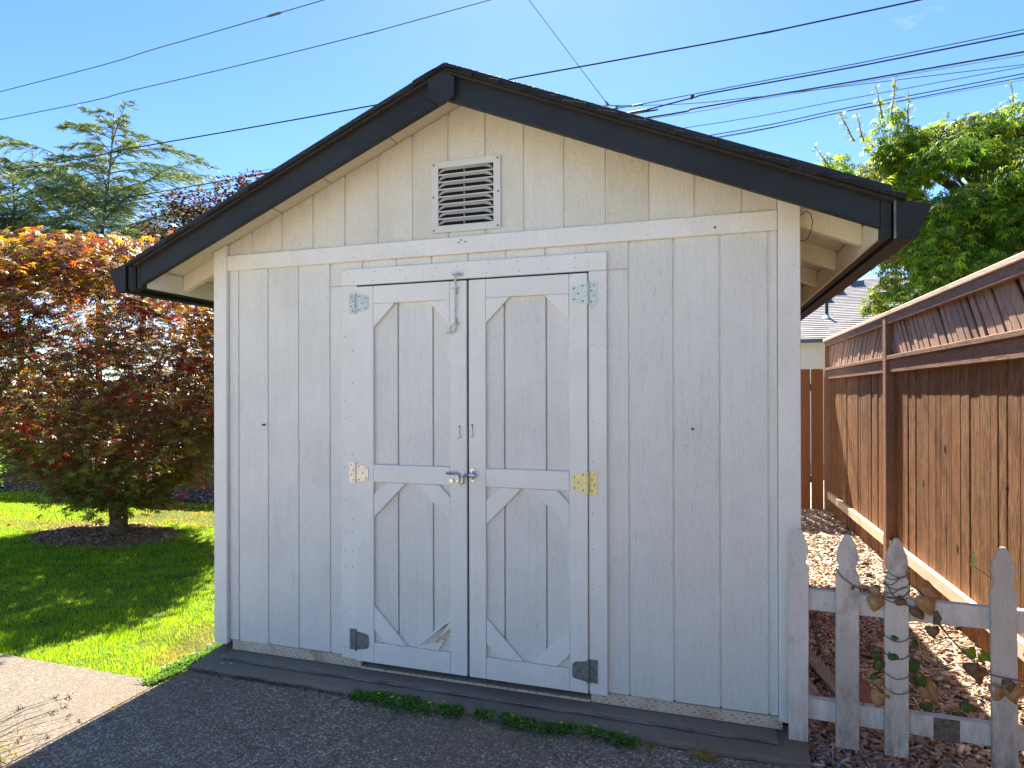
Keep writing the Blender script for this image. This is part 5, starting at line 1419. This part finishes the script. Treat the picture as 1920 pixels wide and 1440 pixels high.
x = rng.uniform(-11, -2.2, n4); y = rng.uniform(4.08, 4.95, n4) + 0.04 * (x + 7)
chips('bark_mulch', 'greyish bark mulch strip along the far yard fence', x, y, -0.125 + rng.uniform(0, 0.03, n4), 0.055, [(0.24, 0.20, 0.18), (0.32, 0.28, 0.26), (0.15, 0.11, 0.09)])

def thing_box(name, lab, cat, pts, z0, z1, mat, bev=0.003, piv=None):
    m = MB(); m.prism(pts, 'z', z0, z1); return tag(m.build(name, mat, bevel=bev, pivot=piv or (pts[0][0], pts[0][1], z0)), lab, cat)
thing_box('scrap_board', 'grey scrap board lying on the mulch nearest the shed wall', 'board', [(3.02, 0.42), (3.125, 0.47), (3.03, 1.18), (2.985, 1.16)], -0.100, -0.083, M['scrap'])
thing_box('scrap_board', 'nail holed scrap board lying diagonally between the first two pickets', 'board', [(3.19, 0.50), (3.27, 0.54), (3.12, 1.30), (3.045, 1.28)], -0.095, -0.079, M['scrap'])
terra = simple('terracotta', (0.28, 0.085, 0.05), 0.75, 0, 0.15, 30, 0.2)
m = MB(); m.poly([(3.22, 0.46, -0.10), (3.45, 0.40, -0.098), (3.43, 0.55, -0.09), (3.25, 0.68, -0.06), (3.22, 0.46, -0.085), (3.45, 0.40, -0.083), (3.43, 0.55, -0.075), (3.25, 0.68, -0.045)], [(0, 3, 2, 1), (4, 5, 6, 7), (0, 1, 5, 4), (1, 2, 6, 5), (2, 3, 7, 6), (3, 0, 4, 7)])
tag(m.build('pot_shard', terra, bevel=0.003, pivot=(3.3, 0.5, -0.09)), 'broken terracotta piece on the mulch behind the third picket', 'shard')
m = MB()
for q in range(9):
    a, l = random.uniform(-0.9, 0.9), random.uniform(0.12, 0.30)
    p = (random.uniform(3.0, 3.6), random.uniform(-0.62, -0.2)); m.tube([(p[0], p[1], -0.095), (p[0] + l * 0.5 * math.cos(a), p[1] - l * 0.5 * math.sin(a), -0.085), (p[0] + l * math.cos(a), p[1] - l * math.sin(a), -0.096)], 0.003, 5)
tag(m.build('twigs', M['bark']), 'thin twigs lying on the mulch in front of the pickets', 'twigs', kind='stuff')

# ================================================================== VINE
vine = empty('climbing_vine', (3.31, -0.13, -0.1), 'twining vine with dead tan leaves and small green leaves wound round the third picket', 'vine')
vb = M['bark']; vg = simple('green_stem', (0.10, 0.17, 0.05), 0.6)
def stem(pts, r=0.0022, mat=vb, par=None):
    m = MB(); P = [Vector(p) for p in pts]; Q = []
    for i in range(len(P) - 1):
        p0, p1, p2, p3 = P[max(i - 1, 0)], P[i], P[i + 1], P[min(i + 2, len(P) - 1)]
        for t in (0, .25, .5, .75):
            Q.append(0.5 * ((2 * p1) + (p2 - p0) * t + (2 * p0 - 5 * p1 + 4 * p2 - p3) * t * t + (3 * p1 - p0 - 3 * p2 + p3) * t ** 3))
    Q.append(P[-1]); m.tube(Q, r, 5); m.build('stem', mat, par or vine)
stem([(3.09, -0.112, 0.70), (3.10, -0.128, 0.68), (3.125, -0.130, 0.655), (3.17, -0.128, 0.630), (3.22, -0.11, 0.615), (3.27, -0.125, 0.60), (3.32, -0.130, 0.605), (3.352, -0.12, 0.64), (3.35, -0.095, 0.67)], 0.0026)
for k in range(7):
    z = 0.60 + 0.018 * k; c = random.uniform(-0.03, 0.03)
    stem([(3.262, -0.10, z + c), (3.262, -0.126, z + c * 0.6), (3.29, -0.130, z - 0.016), (3.325, -0.130, z - 0.012 - c), (3.350, -0.124, z + 0.01), (3.352, -0.10, z + 0.02)], 0.0018)
stem([(3.262, -0.128, 0.665), (3.30, -0.132, 0.60), (3.35, -0.126, 0.572), (3.42, -0.10, 0.54), (3.50, -0.112, 0.45), (3.56, -0.115, 0.385), (3.61, -0.125, 0.345), (3.63, -0.128, 0.335), (3.70, -0.130, 0.328), (3.80, -0.118, 0.325), (4.0, -0.09, 0.34)], 0.0028)
stem([(3.35, -0.12, 0.66), (3.40, -0.105, 0.62), (3.43, -0.108, 0.56), (3.47, -0.112, 0.49), (3.54, -0.115, 0.40)], 0.0022)
for z, mt in ((0.43, vg), (0.36, vb), (0.28, vg), (0.22, vg)):
    stem([(3.263, -0.10, z + 0.02), (3.263, -0.125, z + 0.016), (3.30, -0.1285, z - 0.003), (3.335, -0.128, z + 0.006), (3.352, -0.122, z + 0.026), (3.352, -0.10, z + 0.035)], 0.002, mt)
stem([(3.20, -0.10, 0.20), (3.19, -0.10, 0.12), (3.21, -0.10, 0.03), (3.20, -0.10, -0.03)], 0.002)
stem([(3.46, -0.06, -0.09), (3.40, -0.06, 0.10), (3.46, -0.06, 0.16), (3.43, -0.06, 0.24), (3.50, -0.06, 0.33), (3.58, -0.09, 0.36)], 0.0016, vg)
stem([(3.40, -0.06, 0.12), (3.32, -0.06, 0.17), (3.25, -0.06, 0.14)], 0.0014, vb)
stem([(3.66, -0.10, 0.68), (3.61, -0.105, 0.72), (3.575, -0.105, 0.745)], 0.0016, vg)
stem([(3.575, -0.105, 0.745), (3.565, -0.10, 0.752), (3.585, -0.10, 0.760), (3.567, -0.10, 0.768), (3.585, -0.10, 0.776), (3.572, -0.10, 0.785), (3.582, -0.10, 0.80)], 0.003, simple('curled_shoot', (0.35, 0.50, 0.15), 0.6))
def heart(c, size, d, nrm, mat, cup=0.25, lab=None, par=None):
    """heart shaped leaf, cupped, with real thickness"""
    d = Vector(d).normalized(); nrm = Vector(nrm); nrm = (nrm - d * nrm.dot(d)).normalized(); sx = d.cross(nrm); c = Vector(c)
    ol = [(0, 0.05), (0.22, -0.06), (0.42, 0.02), (0.50, 0.25), (0.42, 0.50), (0.24, 0.78), (0, 1.0), (-0.24, 0.78), (-0.42, 0.50), (-0.50, 0.25), (-0.42, 0.02), (-0.22, -0.06)]
    mid = [(0, 0.28), (0, 0.6)]
    def W(a, b, off=0): 
        h = -cup * (a * a * 2.2 + (b - 0.4) ** 2 * 0.8) + random.uniform(-0.05, 0.05) * (3.2 if mat in DEAD else 1.0)
        return c + (sx * a + d * b + nrm * (h + off)) * size
    vs = [W(a, b) for a, b in ol] + [W(a, b) for a, b in mid]
    fs = [(0, 1, 12), (1, 2, 12), (2, 3, 12), (3, 4, 13, 12), (4, 5, 13), (5, 6, 13), (6, 7, 13), (7, 8, 13), (8, 9, 12, 13), (9, 10, 12), (10, 11, 12), (11, 0, 12)]
    m = MB(); m.poly(vs, fs)
    o = m.build('leaf', mat, par or vine, smooth=True)
    md = o.modifiers.new('thickness', 'SOLIDIFY'); md.thickness = 0.0006
    if lab: o['label'] = lab
def leafmat(name, a, b, tr):
    N = NT(name); v = N.coord()
    c = N.mix(N.ramp(N.noise(v, 60, 4), [(0.35, 0), (0.65, 1)]), a, b); N.done(c, 0.55, N.bump(N.noise(v, 120, 3), 0.3, 0.002))
    t = N.n('ShaderNodeBsdfTranslucent'); N.t.links.new(N.mix(1, c, (1.7, 1.7, 1.3), 'MULTIPLY'), t.inputs[0]); ms = N.n('ShaderNodeMixShader'); ms.inputs[0].default_value = tr
    N.t.links.new(N.b.outputs[0], ms.inputs[1]); N.t.links.new(t.outputs[0], ms.inputs[2]); N.t.links.new(ms.outputs[0], N.out.inputs['Surface']); return N.m
LT = leafmat('dead_tan_leaf', (0.42, 0.23, 0.09), (0.56, 0.36, 0.17), 0.3)
LB = leafmat('dead_brown_leaf', (0.16, 0.085, 0.04), (0.28, 0.16, 0.08), 0.2)
LG = leafmat('green_vine_leaf', (0.06, 0.15, 0.02), (0.10, 0.21, 0.03), 0.4)
LY = leafmat('lime_vine_leaf', (0.28, 0.36, 0.03), (0.34, 0.42, 0.04), 0.5)
DEAD = (LT, LB)
for a in [((3.235, -0.128, 0.60), .075, (-.2, 0, -1), (0, -1, .2), LT), ((3.25, -0.125, 0.625), .055, (-1, 0, .1), (0, -1, .5), LT), ((3.30, -0.134, 0.60), .05, (.9, 0, -.3), (0, -1, .6), LB),
          ((3.40, -0.125, 0.665), .075, (.6, 0, -.6), (.3, -1, .3), LT), ((3.40, -0.13, 0.62), .095, (.3, 0, -1), (0, -1, .2), LT), ((3.37, -0.12, 0.57), .07, (.6, 0, -.8), (.2, -1, .3), LB), ((3.43, -0.12, 0.50), .06, (.1, 0, -1), (0, -1, .1), LB),
          ((3.250, -0.128, 0.215), .080, (-.25, 0, -1), (0, -1, .2), LT), ((3.245, -0.12, 0.27), .05, (.1, 0, -1), (.6, -1, 0), LT), ((3.25, -0.125, 0.34), .045, (-.3, 0, -1), (0, -1, .2), LG), ((3.24, -0.125, 0.365), .04, (-1, 0, -.2), (0, -1, .4), LG), ((3.235, -0.12, 0.275), .035, (-.9, 0, -.2), (0, -1, .4), LG),
          ((3.275, -0.132, 0.375), .045, (1, 0, -.3), (0, -1, .9), LG), ((3.285, -0.132, 0.445), .03, (1, 0, -.1), (0, -1, .9), LG), ((3.37, -0.11, 0.43), .04, (.4, 0, -1), (.3, -1, .3), LG), ((3.37, -0.09, 0.34), .06, (.2, 0, -1), (0, -1, .3), LG), ((3.39, -0.10, 0.285), .055, (.5, 0, -1), (0, -1, .3), LG),
          ((3.38, -0.08, 0.30), .08, (.15, 0, -1), (.5, -1, 0), LB), ((3.42, -0.06, 0.25), .10, (.6, 0, -1), (.5, -1, .2), LT), ((3.36, -0.05, 0.14), .085, (-.3, 0, -1), (0, -1, .5), LG), ((3.43, -0.05, 0.16), .055, (.3, 0, -1), (0, -1, .4), LG), ((3.48, -0.06, 0.13), .09, (.2, 0, -1), (0, -1, .3), LB), ((3.46, -0.065, 0.10), .07, (.5, 0, -1), (0, -1, .3), LT),
          ((3.55, -0.06, 0.17), .05, (.9, 0, .1), (0, -1, .5), LG), ((3.545, -0.06, 0.14), .055, (-.3, 0, -1), (0, -1, .4), LG), ((3.56, -0.10, 0.42), .055, (.4, 0, -.9), (0, -1, .4), LY), ((3.60, -0.09, 0.40), .05, (.7, 0, -.4), (0, -1, .4), LY), ((3.56, -0.12, 0.37), .07, (.2, 0, -1), (0, -1, .3), LB), ((3.60, -0.115, 0.35), .08, (-.2, 0, -1), (.4, -1, 0), LB),
          ((3.65, -0.132, 0.30), .075, (-.3, 0, -1), (0, -1, .2), LT), ((3.69, -0.135, 0.31), .085, (.1, 0, -1), (0, -1, .2), LT), ((3.67, -0.14, 0.325), .05, (.2, 0, -1), (-.4, -1, 0), LB), ((3.76, -0.10, 0.30), .07, (.3, 0, -1), (0, -1, .3), LT), ((3.75, -0.09, 0.43), .06, (.7, 0, -.4), (0, -1, .4), LY), ((3.77, -0.09, 0.15), .07, (.2, 0, -1), (0, -1, .4), LG), ((3.145, -0.13, 0.635), .02, (.2, 0, -1), (0, -1, .2), LB)]:
    heart(a[0], a[1] * 0.86, *a[2:])

# twiggy dead stems behind the first gap
tw = MB()
for p in ([(3.22, 1.0, -0.1), (3.16, 1.1, 0.35), (3.08, 1.15, 0.72), (3.07, 1.2, 1.0)], [(3.22, 1.0, -0.1), (3.12, 1.05, 0.30), (3.10, 1.1, 0.62), (3.04, 1.1, 0.80)], [(3.12, 1.05, 0.42), (3.05, 1.02, 0.40), (3.02, 1.0, 0.32)], [(3.2, 1.0, 0.1), (3.13, 1.0, 0.28), (3.05, 1.0, 0.28)]):
    tw.tube(p, 0.0035, 5)
tag(tw.build('dead_stems', M['bark'], pivot=(3.2, 1.0, -0.1)), 'thin bare twigs standing behind the gap beside the first picket', 'twigs')

# ================================================================== OVERHEAD CABLES
def cable(pts, r, mat, lab, extra=None, ext=(30, 30), grp='overhead cables'):
    P = [Vector(p) for p in pts]
    P.sort(key=lambda v: v.x)
    d0 = (P[0] - P[1]).normalized(); d1 = (P[-1] - P[-2]).normalized()
    if ext[0]: P = [P[0] + d0 * ext[0] + Vector((0, 0, 0.6)), *P]
    if ext[1]: P = P + [P[-1] + d1 * ext[1]]
    Q = []
    for i in range(len(P) - 1):
        p0, p1, p2, p3 = P[max(i - 1, 0)], P[i], P[i + 1], P[min(i + 2, len(P) - 1)]
        for t in np.linspace(0, 1, 7)[:-1]: Q.append(p1.lerp(p2, t) if i in (0, len(P) - 2) else 0.5 * ((2 * p1) + (p2 - p0) * t + (2 * p0 - 5 * p1 + 4 * p2 - p3) * t * t + (3 * p1 - p0 - 3 * p2 + p3) * t ** 3))
    Q.append(P[-1])
    m = MB(); m.tube(Q, r, 5)
    if extra:
        for c, rr, l, dd in extra:
            c = Vector(c); dd = Vector(dd).normalized(); m.tube([c - dd * l / 2, c - dd * l * 0.3, c + dd * l * 0.3, c + dd * l / 2], [rr * .4, rr, rr, rr * .4], 6)
    return tag(m.build('overhead_cable', mat, pivot=P[len(P) // 2]), lab, 'cable', grp)
WB, WG, WT = M['wire_black'], M['wire_grey'], M['wire_thin']
cable([(-15.829, 9.0, 9.755), (-10.232, 9.0, 10.026), (-6.852, 9.0, 10.221), (-5.537, 9.0, 10.302)], 0.011, WG, 'highest cable at the left with a thick splice near the top edge', [((-6.86, 9, 10.221), 0.03, 0.45, (1, 0, .06))])
cable([(-17.373, 10.0, 9.62), (-12.234, 10.0, 9.738), (-8.207, 10.0, 9.871), (-4.856, 10.0, 10.024), (-1.93, 10.0, 10.224)], 0.012, WG, 'second highest cable at the left, plain and thin')
cable([(-20.46, 12.0, 9.097), (-14.527, 12.0, 9.198), (-9.877, 12.0, 9.263), (-5.762, 12.0, 9.344), (-2.413, 12.0, 9.44), (1.187, 12.0, 9.509), (4.144, 12.0, 9.583), (7.016, 12.0, 9.734)], 0.019, WB, 'twisted black cable passing behind the shed ridge and up to the top edge', None, (30, 30))
cable([(-25.091, 15.0, 8.85), (-18.624, 15.0, 8.915), (-15.436, 15.0, 9.018), (-12.381, 15.0, 9.12), (0.4, 14.2, 9.12), (0.99, 14.1, 9.125), (2.349, 14.1, 9.298), (2.93, 14.1, 9.360), (6.201, 14.1, 9.509), (9.729, 14.1, 9.724)], 0.020, WB,
      'cable passing over the maple to a splice and clamp right of the ridge', [((0.75, 14.1, 9.12), 0.045, 1.0, (1, 0, .05)), ((2.36, 14.05, 9.31), 0.05, 0.14, (0.3, 0, 1))])
cable([(-25.554, 15.3, 8.74), (-18.309, 15.3, 8.90), (-15.12, 15.3, 8.954), (-12.632, 15.3, 9.02)], 0.016, WG, 'cable just below the one passing over the maple', None, (30, 0))
cable([(-26.634, 16.0, 8.72), (-19.112, 16.0, 8.753), (-14.672, 16.0, 8.80)], 0.010, WT, 'faintest cable low in front of the purple tree', None, (30, 0))
cable([(-0.046, 14.0, 9.258), (0.713, 14.0, 9.26), (2.35, 14.0, 9.345), (4.353, 14.0, 9.45), (6.18, 14.0, 9.535), (9.687, 14.0, 9.765)], 0.013, WG, 'upper cable right of the ridge starting at the insulator', [((0.95, 14, 9.27), 0.03, 0.35, (1, 0, .05))], (0, 30))
cable([(0.71, 15.0, 9.317), (2.552, 15.0, 9.42), (6.393, 15.0, 9.56), (10.107, 15.0, 9.721)], 0.024, WB, 'thickest black cable emerging from behind the right roof slope', None, (14, 30))
cable([(0.934, 15.2, 9.372), (3.878, 15.2, 9.50), (6.436, 15.2, 9.594), (10.191, 15.2, 9.735)], 0.009, WT, 'faint thin cable just under the thickest black one', None, (14, 30))
cable([(0.954, 14.5, 9.475), (3.827, 14.5, 9.282), (5.047, 14.5, 9.258), (9.895, 14.5, 9.186)], 0.010, WG, 'thin cable crossing the others at a flatter angle', None, (8, 30))
cable([(1.694, 16.0, 9.308), (6.606, 16.0, 9.557), (10.527, 16.0, 9.799)], 0.011, WG, 'thin cable midway between the thick black one and the lowest pair', None, (14, 30))
cable([(2.322, 16.0, 8.975), (6.605, 16.0, 9.321), (10.526, 16.0, 9.621)], 0.014, WB, 'upper cable of the lowest pair at the right', None, (14, 30))
cable([(2.549, 16.2, 8.976), (6.648, 16.2, 9.315), (10.61, 16.2, 9.611)], 0.014, WB, 'lower cable of the lowest pair at the right', None, (14, 30))
cable([(2.748, 16.4, 9.031), (6.175, 16.4, 9.348), (10.694, 16.4, 9.626)], 0.008, WT, 'very faint cable beneath the lowest pair', None, (14, 30))
m = MB(); m.tube([(-3.1, 14.0, 14.2), (-2.121, 14.0, 12.717), (0.10, 14.0, 9.43)], 0.010, 5); m.tube([(0.06, 14, 9.50), (0.14, 14, 9.38)], [0.02, 0.035], 6)
m.tube([(0.13, 14, 9.40), (-0.1, 14, 9.36), (-0.35, 14, 9.22), (-0.1, 14, 9.25), (0.15, 14, 9.38), (0.5, 14, 9.28), (0.8, 14, 9.25)], 0.012, 5); m.tube([(0.36, 14, 9.33), (0.38, 14, 9.20)], [0.025, 0.05], 6)
tag(m.build('service_drop', WG, pivot=(0.1, 14, 9.4)), 'thin wire dropping steeply from the top edge to an insulator right of the ridge', 'cable', 'overhead cables')

print('objects', len(bpy.data.objects), 'polys', sum(len(m.polygons) for m in bpy.data.meshes))
